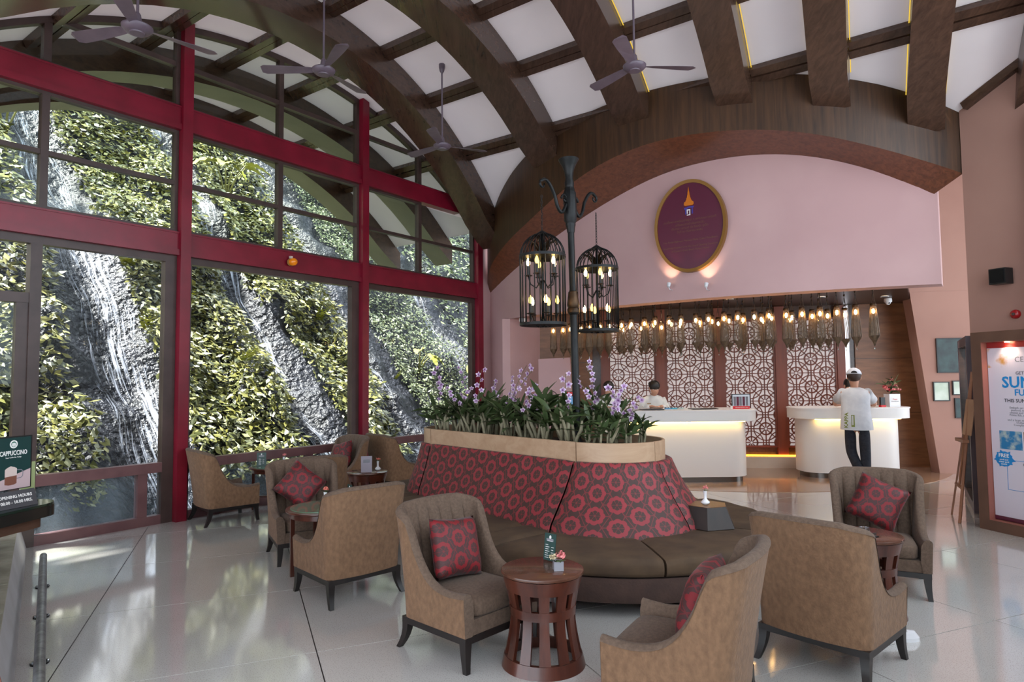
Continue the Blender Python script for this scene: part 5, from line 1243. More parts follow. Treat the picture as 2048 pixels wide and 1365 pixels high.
for x in (0.35, 0.77):
    c_ = MB().lathe([(0, 0), (0.022, 0), (0.02, 0.006), (0, 0.006)], 12, (x, 0.045, 1.912)).build('downlight', m_spotlit, PB)
    ld = bpy.data.lights.new('poster_lamp', 'SPOT'); ld.energy = 3.5; ld.color = (1.0, 0.75, 0.55); ld.spot_size = math.radians(120); ld.spot_blend = 0.6; ld.shadow_soft_size = 0.02
    lo = bpy.data.objects.new('poster_lamp', ld); COL.objects.link(lo); lo.parent = PB; lo.location = (x, 0.04, 1.905); lo.rotation_euler = (math.radians(8), 0, 0)
DF = box_frame('display_frame', 'dark standing display frame seen edge-on behind the easel', 'display frame', (6.03, 8.86, 0), math.atan2(-1.26, -0.76), 1.46, 2.04, 0.10, 0.16, 0.07, m_purple, m_rib)
MB().box(0.104, 1.356, 0.062, 0.0695, 0.12, 1.93).build('dark_panel', mat('dark_mirror', (20, 17, 18), 0.12), DF)
# ---- easel
m_easel = wood('easel_pine', (128, 82, 58), (156, 106, 76), 5, 0.5, 2)
ez = thing('easel', 'slim wooden easel standing behind the poster box', 'easel', (0, 0, 0))
top_ = Vector((5.20, 7.42, 1.62))
for nm, pt in (('leg', (4.985, 7.56, 0)), ('leg', (4.775, 7.12, 0))): MB().bar(pt, top_, 0.026, 0.02).build(nm, m_easel, ez)
MB().bar((5.38, 7.50, 0), top_ + Vector((0.02, 0.0, -0.05)), 0.022, 0.018).build('back_leg', m_easel, ez)
def lerp3(a, b, k): return Vector(a).lerp(Vector(b), k)
l0, l1 = Vector((4.985, 7.56, 0)), Vector((4.775, 7.12, 0))
MB().bar(l0.lerp(top_, 0.22), l1.lerp(top_, 0.22), 0.03, 0.02).build('crossbar', m_easel, ez)
s0_, s1_ = l0.lerp(top_, 0.53) + Vector((-0.03, 0.03, 0)), l1.lerp(top_, 0.53) + Vector((-0.04, -0.05, 0))
MB().bar(s0_, s1_, 0.06, 0.035).build('shelf', m_easel, ez)
MB().bar(l0.lerp(l1, 0.5).lerp(top_, 0.22), l0.lerp(l1, 0.5).lerp(top_, 0.95), 0.02, 0.016).build('centre_post', m_easel, ez)
bd_ = thing('easel_board', 'pale board resting on the easel shelf', 'board', (0, 0, 0))
b0, b1 = l0.lerp(l1, 0.35).lerp(top_, 0.57) + Vector((-0.02, 0.0, 0)), l1.lerp(top_, 0.57) + Vector((-0.03, -0.12, 0)); u_ = (top_ - l0.lerp(l1, 0.5)).normalized() * 0.40; th_ = Vector((-0.012, -0.006, 0))
MB().hexa([b0, b1, b1 + th_, b0 + th_, b0 + u_, b1 + u_, b1 + u_ + th_, b0 + u_ + th_]).build('panel', noisy('tan_board', (176, 140, 112), (160, 124, 98), 3, 0.6), bd_)
# ---- kiosk at the left
m_teal = mat('dark_teal', (14, 46, 44), 0.3); m_stone = noisy('weathered_stone', (176, 170, 152), (140, 134, 116), 5, 0.7, 0.4)
kd = (Vector((-2.46, 3.29, 0)) - Vector((-4.85, 6.62, 0))).normalized(); kn = Vector((-kd.y, kd.x, 0)); kn = kn if kn.x < 0 else -kn
wk = thing('wall_kiosk', kind='structure')
a, b = Vector((-4.80, 6.55, 0)), Vector((-2.46, 3.29, 0))
MB().hexa([a, b, b + kn * 0.28, a + kn * 0.28, a + kn * 0.07 + UP * 0.27, b + kn * 0.07 + UP * 0.27, b + kn * 0.28 + UP * 0.27, a + kn * 0.28 + UP * 0.27]).build('kerb', noisy('grey_plaster', (190, 188, 190), (172, 168, 168), 2, 0.6), wk)
for k in range(6):
    p, q_ = a.lerp(b, k / 6 + 0.002), a.lerp(b, (k + 1) / 6 - 0.002)
    MB().hexa([p + kn * 0.065 + UP * 0.271, q_ + kn * 0.065 + UP * 0.271, q_ + kn * 0.28 + UP * 0.271, p + kn * 0.28 + UP * 0.271, p + kn * 0.065 + UP * 0.30, q_ + kn * 0.065 + UP * 0.30, q_ + kn * 0.28 + UP * 0.30, p + kn * 0.28 + UP * 0.30]).build('coping', m_stone, wk)
MB().hexa([b + kd * 0.001, b + kd * 0.02, b + kd * 0.02 + kn * 0.28, b + kd * 0.001 + kn * 0.28, b + kd * 0.001 + kn * 0.07 + UP * 0.27, b + kd * 0.02 + kn * 0.07 + UP * 0.27, b + kd * 0.02 + kn * 0.28 + UP * 0.27, b + kd * 0.001 + kn * 0.28 + UP * 0.27]).build('end_face', noisy('terracotta_paint', (150, 92, 78), (136, 82, 70), 3, 0.6), wk)
kc = thing('kiosk_counter', 'coffee kiosk counter with a dark rounded top at the left edge', 'counter', (0, 0, 0))
ca_, cb_ = Vector((-2.72, 2.55, 0)), Vector((-2.585, 3.50, 0)); cd_ = (cb_ - ca_).normalized(); cp_ = Vector((cd_.y, -cd_.x, 0))
def nose(w_, ext):
    pts = [ca_ + cp_ * w_]
    for k in range(13):
        t = math.pi / 2 - math.pi * k / 12; pts.append(cb_ + cp_ * w_ * math.sin(t) + cd_ * ext * math.cos(t))
    pts.append(ca_ - cp_ * w_); return [(p.x, p.y) for p in pts]
MB().prism(nose(0.13, 0.13), 0.955, 0.968).build('counter_top', mat('dark_green_glass', (12, 40, 32), 0.08, coat=0.5), kc, angle=40)
MB().prism(nose(0.133, 0.133), 0.90, 0.9545).build('counter_edge', mat('dark_edge', (26, 28, 26), 0.2, coat=0.3), kc, angle=40)
MB().prism(nose(0.09, 0.05), 0.845, 0.8995).build('support_board', m_rib, kc, angle=40)
fa_, fb_ = a.lerp(b, 0.30) + kn * 0.21, b + kn * 0.21
MB().hexa([fa_ + UP * 0.301, fb_ + UP * 0.301, fb_ + kn * 0.06 + UP * 0.301, fa_ + kn * 0.06 + UP * 0.301, fa_ + UP * 0.844, fb_ + UP * 0.844, fb_ + kn * 0.06 + UP * 0.844, fa_ + kn * 0.06 + UP * 0.844]).build('front_panel', m_teal, kc)
for k in range(16):
    p = fa_.lerp(fb_, k / 15) - kn * 0.007
    for sgn in (1, -1):
        q_ = fa_.lerp(fb_, min(1, max(0, (k + sgn * 2) / 15))) - kn * 0.007
        MB().bar(p + UP * 0.32, q_ + UP * 0.83, 0.010, 0.010).build('lattice_strip', m_stone, kc)
# poster sign, hours plate, acrylic sheet
sg = thing('cappuccino_sign', 'dark green coffee poster in a black frame on the kiosk counter', 'sign', Vector((-2.617, 3.33, 1.052)), math.atan2(0.97, 0.24))
MB().box(0, 0.20, 0, 0.012, 0, 0.275).build('frame', m_black, sg); MB().box(0.004, 0.192, -0.001, -0.0002, 0.004, 0.268).build('print', mat('poster_green', (10, 54, 52), 0.35), sg)
MB().prism([(0.004, 0.004), (0.192, 0.004), (0.192, 0.10), (0.004, 0.045)], 0.0012, 0.0018, MZ).build('print_floor', mat('rose_floor_print', (190, 166, 168), 0.4), sg)
text('CAPPUCCINO', 0.034, at(0.098, -0.0016, 0.188), m_txw, sg, bold=0.0006, sx=0.68); text('Your Coffee for Today', 0.009, at(0.098, -0.0016, 0.166), m_txw, sg)
em = MB(); em.prism(oval(0.021, 0.021, 24), 0.0012, 0.0016, MZ @ Matrix.Translation((0.098, 0.234, 0))); em.build('round_logo', m_txw, sg)
em = MB(); em.prism(oval(0.0145, 0.0145, 24), 0.0017, 0.0020, MZ @ Matrix.Translation((0.098, 0.234, 0))); em.build('logo_field', mat('logo_green', (20, 96, 78), 0.4), sg)
em = MB()
for p in ([(-0.004, -0.012), (0.004, -0.012), (0.005, 0.004), (0, 0.010), (-0.005, 0.004)], [(-0.012, -0.006), (-0.006, -0.010), (-0.006, 0.004), (-0.010, 0.008)], [(0.012, -0.006), (0.010, 0.008), (0.006, 0.004), (0.006, -0.010)]): em.prism([(x + 0.098, y + 0.234) for x, y in p], 0.0021, 0.0024, MZ)
em.build('logo_figure', m_txw, sg)
cupm = MB().prism([(0.055, 0.030), (0.075, 0.025), (0.105, 0.026), (0.118, 0.032), (0.118, 0.072), (0.055, 0.068)], 0.0019, 0.0024, MZ); cupm.build('printed_coffee', mat('coffee_print', (120, 74, 58), 0.4), sg)
MB().prism([(0.055, 0.0685), (0.118, 0.0725), (0.118, 0.108), (0.105, 0.116), (0.085, 0.122), (0.065, 0.114), (0.055, 0.106)], 0.0019, 0.0024, MZ).build('printed_foam', mat('foam_print', (206, 188, 180), 0.4), sg)
hm = MB(); hp = [(0.119, 0.100), (0.142, 0.098), (0.152, 0.09), (0.150, 0.066), (0.142, 0.058), (0.119, 0.056)]
for k in range(5): hm.bar((hp[k][0], -0.0021, hp[k][1]), (hp[k + 1][0], -0.0021, hp[k + 1][1]), 0.0006, 0.004, Vector((0, -1, 0)).cross(Vector((hp[k + 1][0] - hp[k][0], 0, hp[k + 1][1] - hp[k][1]))).normalized())
hm.build('printed_handle', m_txg, sg)
hp_ = thing('opening_hours_plate', 'grey tent plate with opening hours on the kiosk counter', 'sign', Vector((-2.60, 3.20, 0.969)), math.atan2(0.97, 0.24))
MB().add([(0, -0.03, 0), (0.30, -0.03, 0), (0.30, 0.03, 0), (0, 0.03, 0), (0, 0.0, 0.083), (0.30, 0.0, 0.083)], [(0, 1, 5, 4), (1, 2, 5), (2, 3, 4, 5), (3, 0, 4), (0, 3, 2, 1)]).build('plate', mat('grey_plate', (62, 62, 66), 0.4), hp_)
tl = Matrix.Translation((0.19, -0.0165, 0.042)) @ Matrix.Rotation(math.radians(-20), 4, 'X') @ RX
for dz, tx in ((0.014, 'OPENING HOURS'), (-0.014, '08.00 - 18.00 HRS.')): text(tx, 0.022, tl @ Matrix.Translation((0, dz, 0.0012)), m_txw, hp_, bold=0.0003)
ac_ = thing('acrylic_sheet', 'pale green acrylic sheet standing behind the coffee poster', 'sheet', Vector((-2.585, 3.47, 0.969)), math.atan2(0.97, 0.24))
MB().box(0, 0.08, 0.0, 0.006, 0, 0.215).build('sheet', mat('pale_green_acrylic', (170, 184, 130), 0.15, trans=0.3), ac_); MB().box(-0.005, 0.085, -0.02, -0.0005, 0.0, 0.012).build('foot', m_black, ac_)
# ---- pipe rail along the floor
m_galv = noisy('galvanised_pipe', (120, 122, 126), (160, 162, 166), 18, 0.35, 0.2, metal=0.7)
gr = thing('bumper_rail', 'galvanised pipe rail running low along the floor at the left', 'rail', (0, 0, 0))
ra, rb = Vector((-4.03, 5.70, 0.125)), Vector((-2.16, 3.05, 0.125)); rd = (rb - ra).normalized(); rn = Vector((-rd.y, rd.x, 0))
MB().tube([ra, rb], 0.027, 14).build('pipe', m_galv, gr, smooth=False, angle=50)
for k in (0.17, 0.42, 0.70, 0.93):
    p = ra.lerp(rb, k); q_ = p.copy(); q_.z = 0
    f_ = MB().lathe([(0.048, 0.0), (0.048, 0.008), (0.02, 0.012), (0.02, 0.10)], 12, q_).build('bracket', m_dark, gr, angle=40)
    for s_ in (-1, 1): MB().lathe([(0.008, 0.0085), (0.008, 0.016), (0, 0.017)], 6, q_ + rn * s_ * 0.037).build('bolt', m_chrome, f_)
# ---- ceiling fans
m_fan = noisy('mauve_fan_enamel', (112, 98, 108), (98, 84, 96), 4, 0.35)
def ceiling_fan(x, y, zc, zh, a0, label, rcan=True):
    r = thing('ceiling_fan', label, 'ceiling fan', (x, y, zh), a0, 'ceiling fans under the vault')
    H_ = zc - zh
    MB().lathe([(0.012, H_ - 0.13), (0.03, H_ - 0.10), (0.042, H_ - 0.05), (0.042, H_ - 0.0)], 14).build('canopy', m_fan, r, angle=50)
    MB().tube([(0, 0, 0.10), (0, 0, H_ - 0.12)], 0.011, 8).build('rod', m_fan, r, angle=50)
    MB().lathe([(0.0, -0.055), (0.055, -0.055), (0.058, -0.045), (0.09, -0.04), (0.118, -0.012), (0.12, 0.004), (0.10, 0.018), (0.05, 0.03), (0.034, 0.06), (0.026, 0.11), (0.012, 0.13)], 24).build('motor', m_fan, r, angle=50)
    for k in range(3):
        a = 2 * math.pi * k / 3; b = MB(); ca, sa = math.cos(a), math.sin(a)
        pr = [(0.11, 0.03), (0.2, 0.045), (0.45, 0.065), (0.60, 0.07), (0.64, 0.04)]; vs = []
        for q_, w_ in pr:
            for sgn, dz in ((1, 0.012), (-1, -0.012)):
                for e in (0.0, 0.004): vs.append((q_ * ca - sgn * w_ * sa, q_ * sa + sgn * w_ * ca, dz + e - 0.004))
        fs = []
        for i in range(4):
            o = 4 * i; fs += [(o, o + 4, o + 6, o + 2), (o + 1, o + 3, o + 7, o + 5), (o, o + 1, o + 5, o + 4), (o + 2, o + 6, o + 7, o + 3)]
        fs += [(0, 2, 3, 1), (16, 17, 19, 18)]
        b.add(vs, fs).build('blade', m_fan, r)
def fan_at(t, s): p = TS(t, s); return p.x, p.y, Hw(t)
for (t, s, zh, a0, lb) in ((2.66, 1.80, 4.78, 0.4, 'ceiling fan on a long rod in front of the second rib'), (0.40, 2.18, 4.86, 1.1, 'ceiling fan above the middle window bay'), (2.24, 4.86, 4.82, 0.1, 'ceiling fan under the right-hand roof panels'), (-1.42, 2.10, 4.55, 0.8, 'ceiling fan at the top left, nearest the camera')):
    x, y, zc = fan_at(t, s); ceiling_fan(x, y, zc, zh, a0, lb)
# ---- amber beacon on the red transom
bc = thing('amber_beacon', 'amber warning beacon mounted on the lower red transom', 'beacon', TS(1.46, 0.117, 3.20), math.atan2(N.y, N.x))
m_amber = mat('amber_plastic', (216, 124, 16), 0.15, coat=0.5, emit=(230, 130, 10), estr=0.12)
MB().lathe([(0.05, 0.0), (0.055, 0.02), (0.05, 0.035), (0, 0.036)], 18, (0, 0, 0), Matrix.Rotation(math.pi / 2, 4, 'Y')).build('base', mat('beacon_base', (160, 120, 60), 0.4), bc, angle=50)
MB().lathe([(0.046, 0.0365), (0.05, 0.06), (0.05, 0.09), (0.035, 0.115), (0.0, 0.125)], 18, (0, 0, 0), Matrix.Rotation(math.pi / 2, 4, 'Y')).build('lens', m_amber, bc, angle=60)
MB().box(0.0, 0.03, -0.02, 0.02, 0.05, 0.085).build('junction_box', m_cream, bc)
# ---- table things
m_menu = mat('menu_green', (18, 58, 52), 0.4); m_clear = mat('clear_acrylic', (225, 225, 235), 0.1, trans=0.6); m_porc = mat('white_porcelain', (228, 228, 230), 0.2, coat=0.4)
m_gstem = mat('leaf_green', (62, 84, 40), 0.5); m_pinkf = noisy('pink_petals', (224, 120, 124), (236, 150, 146), 40, 0.6); m_coral = noisy('coral_petals', (226, 112, 96), (236, 140, 120), 40, 0.6); m_creamf = noisy('cream_blossom', (222, 206, 170), (206, 188, 150), 40, 0.6)
def menu(loc, rz, label, w_=0.085, h_=0.155, plain=False):
    r = thing('menu_card', label, 'menu card', loc, rz, 'menu cards on the tables')
    T_ = Matrix.Rotation(math.radians(-8), 4, 'X')
    MB().box(-w_ / 2, w_ / 2, -0.004, 0.0, 0, h_, T_).build('card', m_menu if not plain else mat('grey_card', (150, 142, 152), 0.5), r)
    MB().box(-w_ * 0.3, w_ * 0.3, 0.03, 0.033, 0, h_ * 0.78, Matrix.Rotation(math.radians(10), 4, 'X')).build('stand', m_clear, r)
    MB().box(-w_ * 0.3, w_ * 0.3, 0.001, 0.045, 0.0, 0.003).build('stand_foot', m_clear, r)
    if not plain:
        lg = MB(); lg.prism(oval(0.008, 0.011, 14), 0.0, 0.0006, T_ @ Matrix.Translation((0, -0.0042, h_ - 0.022)) @ RX); lg.build('round_logo', m_txw, r)
        for k, (x0, x1, z0, z1) in enumerate(((-0.02, 0.02, h_ - 0.045, h_ - 0.038), (-0.032, -0.006, 0.015, 0.018), (-0.032, -0.004, 0.027, 0.030), (-0.032, -0.010, 0.039, 0.042), (-0.032, 0.0, 0.051, 0.054), (-0.032, -0.008, 0.063, 0.066), (-0.032, -0.002, 0.075, 0.078), (-0.032, -0.012, 0.087, 0.09), (0.012, 0.030, 0.03, 0.033), (0.012, 0.032, 0.045, 0.048), (0.012, 0.028, 0.06, 0.063), (0.012, 0.032, 0.075, 0.078))): MB().box(x0, x1, -0.0048, -0.0042, z0, z1, T_).build('text_line', m_txw, r)
    return r
def blossom(mb, c, R_, n, seed):
    rr = random.Random(seed)
    for k in range(n):
        d_ = Vector((rr.gauss(0, 1), rr.gauss(0, 1), abs(rr.gauss(0, 1)) * 0.9)).normalized(); p = Vector(c) + d_ * R_ * rr.uniform(0.3, 1.0); nm = (d_ + Vector((rr.gauss(0, .5), rr.gauss(0, .5), rr.gauss(0, .5)))).normalized(); sd_ = nm.orthogonal().normalized(); e = nm.cross(sd_); s_ = R_ * 0.55
        mb.add([p - sd_ * s_ * 0.5, p + e * s_ * 0.4 + nm * s_ * .1, p + sd_ * s_ * 0.5, p - e * s_ * 0.4 + nm * s_ * .1], [(0, 1, 2, 3)])
def bud_vase(loc, label, mf, s_=1.0, seed=1):
    r = thing('bud_vase', label, 'vase', loc, 0.3 * seed, 'bud vases')
    MB().lathe([(0, 0), (0.02, 0), (0.034, 0.012), (0.036, 0.022), (0.024, 0.034), (0.013, 0.045), (0.011, 0.07), (0.015, 0.108), (0.013, 0.109), (0.008, 0.07)], 16).build('vase', m_porc, r, angle=60)
    b = MB(); blossom(b, (0.006, 0, 0.128), 0.026, 46, seed); b.build('flower', mf, r, fix=False)
    MB().tube([(0, 0, 0.08), (0.003, 0, 0.125)], 0.003, 5).build('stem', m_gstem, r)
    for k in range(3):
        o = link('leaf', LEAFM[k % 4], r, (0, 0, 0.105), (0.2, -0.1, 2.1 * k + 2.8), 0.30); o.data = LEAFM[k % 4]
menu((0.205, 3.925, 0.527), -0.75, 'dark green menu card on the front drum table')
gl = thing('flower_glass', 'small square glass with a pink flower on the front drum table', 'glass', (0.245, 3.735, 0.527), 0.1, None)
MB().box(-0.027, 0.027, -0.027, 0.027, 0.0, 0.006).build('glass_base', m_clear, gl)
for x0, x1, y0, y1 in ((-0.027, 0.027, -0.027, -0.024), (-0.027, 0.027, 0.024, 0.027), (-0.027, -0.024, -0.024, 0.024), (0.024, 0.027, -0.024, 0.024)): MB().box(x0, x1, y0, y1, 0.006, 0.05).build('glass_side', m_clear, gl)
MB().lathe([(0.014, 0.008), (0.017, 0.03), (0.012, 0.052)], 10).build('foliage_core', m_gstem, gl)
b = MB(); blossom(b, (0.016, 0, 0.072), 0.032, 60, 4); b.build('pink_flower', m_pinkf, gl, fix=False)
b = MB(); blossom(b, (-0.026, 0.0, 0.066), 0.026, 50, 6); b.build('cream_blossom', m_creamf, gl, fix=False)
for k in range(5): link('leaf', LEAFM[k % 4], gl, (0, 0, 0.045), (0.3, 0.1, 1.25 * k), 0.28)
menu((-1.43, 5.72, 0.544), -0.9, 'green menu card on the round table, half hidden by the tan armchair'); bud_vase((-1.60, 5.63, 0.544), 'white bud vase with a coral flower on the green-topped table', m_coral, seed=2)
menu((-3.14, 8.24, 0.544), 0.35, 'green menu card on the round table by the window rail', 0.11, 0.165); bud_vase((-2.86, 8.24, 0.544), 'white bud vase on the round table by the window rail', m_pinkf, seed=3)
menu((-1.71, 7.70, 0.527), 0.2, 'grey card stand seen from behind on the dark drum table', 0.125, 0.185, True); bud_vase((-1.61, 7.86, 0.527), 'bud vase behind the grey card stand', m_coral, seed=4)
bud_vase((1.54, 5.33, 0.573), 'white bud vase with a pink rose on the faceted block', m_pinkf, seed=5)
ash = thing('tissue_tray', 'black and chrome tray on the half-hidden drum table', 'tray', (2.33, 4.42, 0.527), 0.4)
MB().box(-0.07, 0.07, -0.05, 0.05, 0, 0.006).build('base', m_black, ash); MB().box(-0.06, 0.06, -0.04, 0.04, 0.0061, 0.03).build('box', m_chrome, ash); MB().lathe([(0.03, 0.0), (0.034, 0.03), (0.03, 0.03), (0.027, 0.004), (0, 0.004)], 14, (0, 0, 0.031)).build('bowl', m_chrome, ash, angle=50)
# ---- desk things
zd = 1.0935
mo = thing('monitor', 'small monitor showing a red and grey table on the long desk', 'monitor', (3.60, 10.36, zd), 0.0)
MB().box(-0.145, 0.145, 0, 0.025, 0.02, 0.225).build('bezel', m_black, mo); MB().box(-0.135, 0.135, -0.002, -0.0003, 0.03, 0.215).build('screen', emis('screen_white', (190, 196, 206), 0.6), mo)
MB().box(-0.05, 0.05, 0.0, 0.06, 0, 0.0195).build('foot', m_black, mo)
for x0, m in ((-0.12, m_txg), (-0.075, m_maroon), (-0.03, m_txg), (0.02, m_maroon), (0.07, m_txg)): MB().box(x0, x0 + 0.04, -0.0032, -0.0021, 0.04, 0.185).build('table_column', m, mo)
m_redsign = mat('red_sign', (206, 20, 28), 0.4)
rs = thing('red_counter_sign', 'low red counter sign with white lettering before the monitor', 'sign', (3.53, 10.16, zd), 0.0)
MB().box(-0.13, 0.13, 0, 0.012, 0, 0.045).build('plate', m_redsign, rs); MB().box(-0.165, -0.131, 0, 0.012, 0, 0.05).build('logo_end', m_txw, rs); text('CASHLESS PAYMENT ONLY', 0.017, at(0.01, -0.0008, 0.022), m_txw, rs)
for i, (x, c) in enumerate(((2.42, (90, 150, 190)), (2.52, (70, 170, 190)), (2.62, (190, 200, 190)))):
    r = thing('card_box', ('pale blue card box on the desk, nearest the receptionist', 'turquoise card box on the desk beside the blue one', 'pale grey card box, right of the turquoise one')[i], 'box', (x, 10.28, zd), 0, 'card boxes on the reception desk')
    MB().box(-0.045, 0.045, -0.03, 0.03, 0, 0.022).build('tray', mat('card_box_%d' % i, c, 0.4), r)
    for k in range(4): MB().box(-0.04 + 0.02 * k, -0.024 + 0.02 * k, -0.025, 0.025, 0.0225, 0.034).build('card', m_txw if k % 2 else m_txg, r)
for x, w_, lb in ((2.95, 0.20, 'black writing pad in the middle of the long desk'), (2.15, 0.17, 'black writing pad in front of the masked receptionist')):
    r = thing('writing_pad', lb, 'pad', (x, 10.2, zd), 0.05, 'black pads on the desk'); MB().box(-w_, w_, -0.12, 0.12, 0, 0.012).build('pad', m_black, r); MB().box(-0.02, w_ - 0.02, -0.10, 0.05, 0.0125, 0.02).build('folder', mat('brown_folder', (92, 64, 48), 0.5), r)
bqt = thing('flower_arrangement', 'arrangement of pink and red roses in a white box on the right desk', 'flowers', (6.0, 10.40, zd), 0.1)
MB().box(-0.09, 0.09, -0.07, 0.07, 0, 0.20).build('box_vase', m_porc, bqt); MB().box(-0.07, 0.07, -0.0715, -0.0702, 0.03, 0.15).build('card', m_txw, bqt); text('Happy', 0.03, at(0, -0.0725, 0.12), m_redsign, bqt); text('ANNIVERSARY', 0.02, at(0, -0.0725, 0.085), m_txg, bqt)
rr = random.Random(3)
for k in range(17):
    a = rr.uniform(0, 6.28); q_ = rr.uniform(0, 0.15); z = 0.25 + (0.16 - q_) * 1.2 * rr.random(); b = MB(); blossom(b, (q_ * math.cos(a), q_ * math.sin(a) * 0.7, z), 0.038, 40, 50 + k); b.build('rose', (m_pinkf, mat('red_rose_%d' % k, (176, 30, 48), 0.6), m_pinkf, m_creamf)[k % 4], bqt, fix=False)
for k in range(26): link('leaf', LEAFM[k % 4], bqt, (rr.uniform(-.08, .08), rr.uniform(-.05, .05), rr.uniform(0.20, 0.34)), (rr.uniform(-.4, .4), rr.uniform(-1.1, 0.2), rr.uniform(0, 6.28)), rr.uniform(0.8, 1.2))
phb = thing('card_terminal', 'black payment terminal with a red base beside the rose arrangement', 'terminal', (5.80, 10.32, zd), 0.1)
MB().box(-0.04, 0.04, -0.03, 0.03, 0.0, 0.03).build('base', m_redsign, phb); MB().box(-0.035, 0.035, -0.02, 0.02, 0.0305, 0.15).build('body', m_black, phb)
# pedestal fan and brochure screen behind the orchids
pf = thing('pedestal_fan', 'black pedestal fan by the pink partition behind the orchids', 'fan', (0.56, 10.75, 0), 0.3)
MB().lathe([(0.17, 0), (0.17, 0.02), (0.03, 0.04), (0.015, 0.05), (0.015, 1.15)], 18).build('stand', m_black, pf, angle=50); MB().lathe([(0.0, -0.09), (0.05, -0.085), (0.06, 0), (0.03, 0.06), (0, 0.062)], 14, (0, 0, 0), Matrix.Translation((0, 0.0, 1.22)) @ Matrix.Rotation(math.pi / 2, 4, 'X')).build('motor', m_black, pf, angle=50)
for k in range(24):
    a = 2 * math.pi * k / 24; MB().tube([(0.03 * math.cos(a), -0.12, 1.22 + 0.03 * math.sin(a)), (0.15 * math.cos(a), -0.115, 1.22 + 0.15 * math.sin(a)), (0.185 * math.cos(a), -0.07, 1.22 + 0.185 * math.sin(a))], 0.003, 4).build('grille_wire', m_black, pf)
MB().tube([(0.187 * math.cos(2 * math.pi * k / 28), -0.07, 1.22 + 0.187 * math.sin(2 * math.pi * k / 28)) for k in range(29)], 0.006, 6, False).build('grille_ring', m_black, pf)
for k in range(3): MB().box(0.03, 0.165, -0.10, -0.096, -0.045, 0.045, Matrix.Translation((0, 0, 1.22)) @ Matrix.Rotation(2.09 * k, 4, 'Y')).build('blade', m_dark, pf)
bs = thing('brochure_screen', 'small blue and red display on a stand behind the lamp post', 'display', (0.93, 10.72, 0), 0.0)
MB().box(-0.075, 0.075, 0, 0.02, 1.10, 1.38).build('panel', m_black, bs); MB().box(-0.068, 0.068, -0.002, -0.0003, 1.11, 1.31).build('print', mat('sky_print', (120, 180, 226), 0.4), bs); MB().box(-0.068, 0.068, -0.002, -0.0003, 1.311, 1.37).build('header', m_redsign, bs); MB().tube([(0, 0.01, 0), (0, 0.01, 1.10)], 0.012, 8).build('post', m_dark, bs); MB().lathe([(0.15, 0), (0.15, 0.015), (0.02, 0.02)], 16, (0, 0.01, 0)).build('foot', m_dark, bs)
# ---- white shoe beside the front right chair
shm = thing('sneaker', 'single white sneaker on the floor by the right front armchair', 'shoe', (2.30, 4.06, 0), -0.15)
def shoe_part(z0, z1, k0):
    def fn(u, v):
        a = 2 * math.pi * u; x = 0.135 * math.cos(a); w_ = 0.045 + 0.012 * math.cos(a); y = w_ * math.sin(a); h = z1 if k0 == 0 else (0.045 + 0.045 * max(0, -math.cos(a)) ** 0.7 + 0.012 * math.cos(a)); return (x * (1 - 0.2 * v * k0), y * (1 - 0.35 * v * k0), z0 + (h - z0) * v)
    return MB().grid(fn, 24, 4, cu=True)
shoe_part(0.0, 0.022, 0).build('sole', m_white, shm, smooth=True); sp_ = shoe_part(0.022, 0.06, 1); o0 = len(sp_.v); sp_.f.append(tuple(5 * i + 4 for i in range(24))); sp_.build('upper', mat('sneaker_white', (214, 212, 214), 0.6), shm, smooth=True)
for k in range(4): MB().tube([(0.02 + 0.02 * k, -0.02, 0.062 - 0.004 * k), (0.02 + 0.02 * k, 0.0, 0.066 - 0.004 * k), (0.02 + 0.02 * k, 0.02, 0.062 - 0.004 * k)], 0.003, 5).build('lace', m_txw, shm)
# ================================================================== PEOPLE
m_skin = mat('skin', (200, 150, 124), 0.55); m_hair = mat('black_hair', (22, 18, 17), 0.45); m_tee = noisy('white_cotton', (222, 224, 228), (206, 208, 214), 9, 0.8, 0.3, bscale=14); m_jeans = noisy('dark_denim', (32, 36, 46), (44, 48, 58), 30, 0.85, 0.3)
def skin_mesh(name, joints, m, lv=2):
    """joints: {name: (pos, radius, parent)} grown with Skin + Subdivision into one continuous surface"""
    ks = list(joints); ix = {k: i for i, k in enumerate(ks)}
    me = bpy.data.meshes.new(name); me.from_pydata([joints[k][0] for k in ks], [(ix[joints[k][2]], ix[k]) for k in ks if joints[k][2]], [])
    o = bpy.data.objects.new(name, me); COL.objects.link(o); md = o.modifiers.new('skin', 'SKIN'); md.use_smooth_shade = True
    for k in ks:
        r_ = joints[k][1]; v = me.skin_vertices[0].data[ix[k]]; v.radius = (r_, r_) if not isinstance(r_, tuple) else r_; v.use_root = joints[k][2] is None
    o.modifiers.new('sub', 'SUBSURF').levels = lv
    e = bpy.data.meshes.new_from_object(o.evaluated_get(bpy.context.evaluated_depsgraph_get())); bpy.data.objects.remove(o); e.materials.clear(); e.materials.append(m)
    e.polygons.foreach_set('use_smooth', [True] * len(e.polygons)); return e
def rings(lst, n=20):
    b = MB(); m_ = len(lst)
    def fn(u, v):
        cx, cy, cz, rx, ry = lst[min(m_ - 1, int(round(v * (m_ - 1))))]; a = 2 * math.pi * u; return (cx + rx * math.cos(a), cy + ry * math.sin(a), cz)
    return b.grid(fn, n, m_ - 1, cu=True)
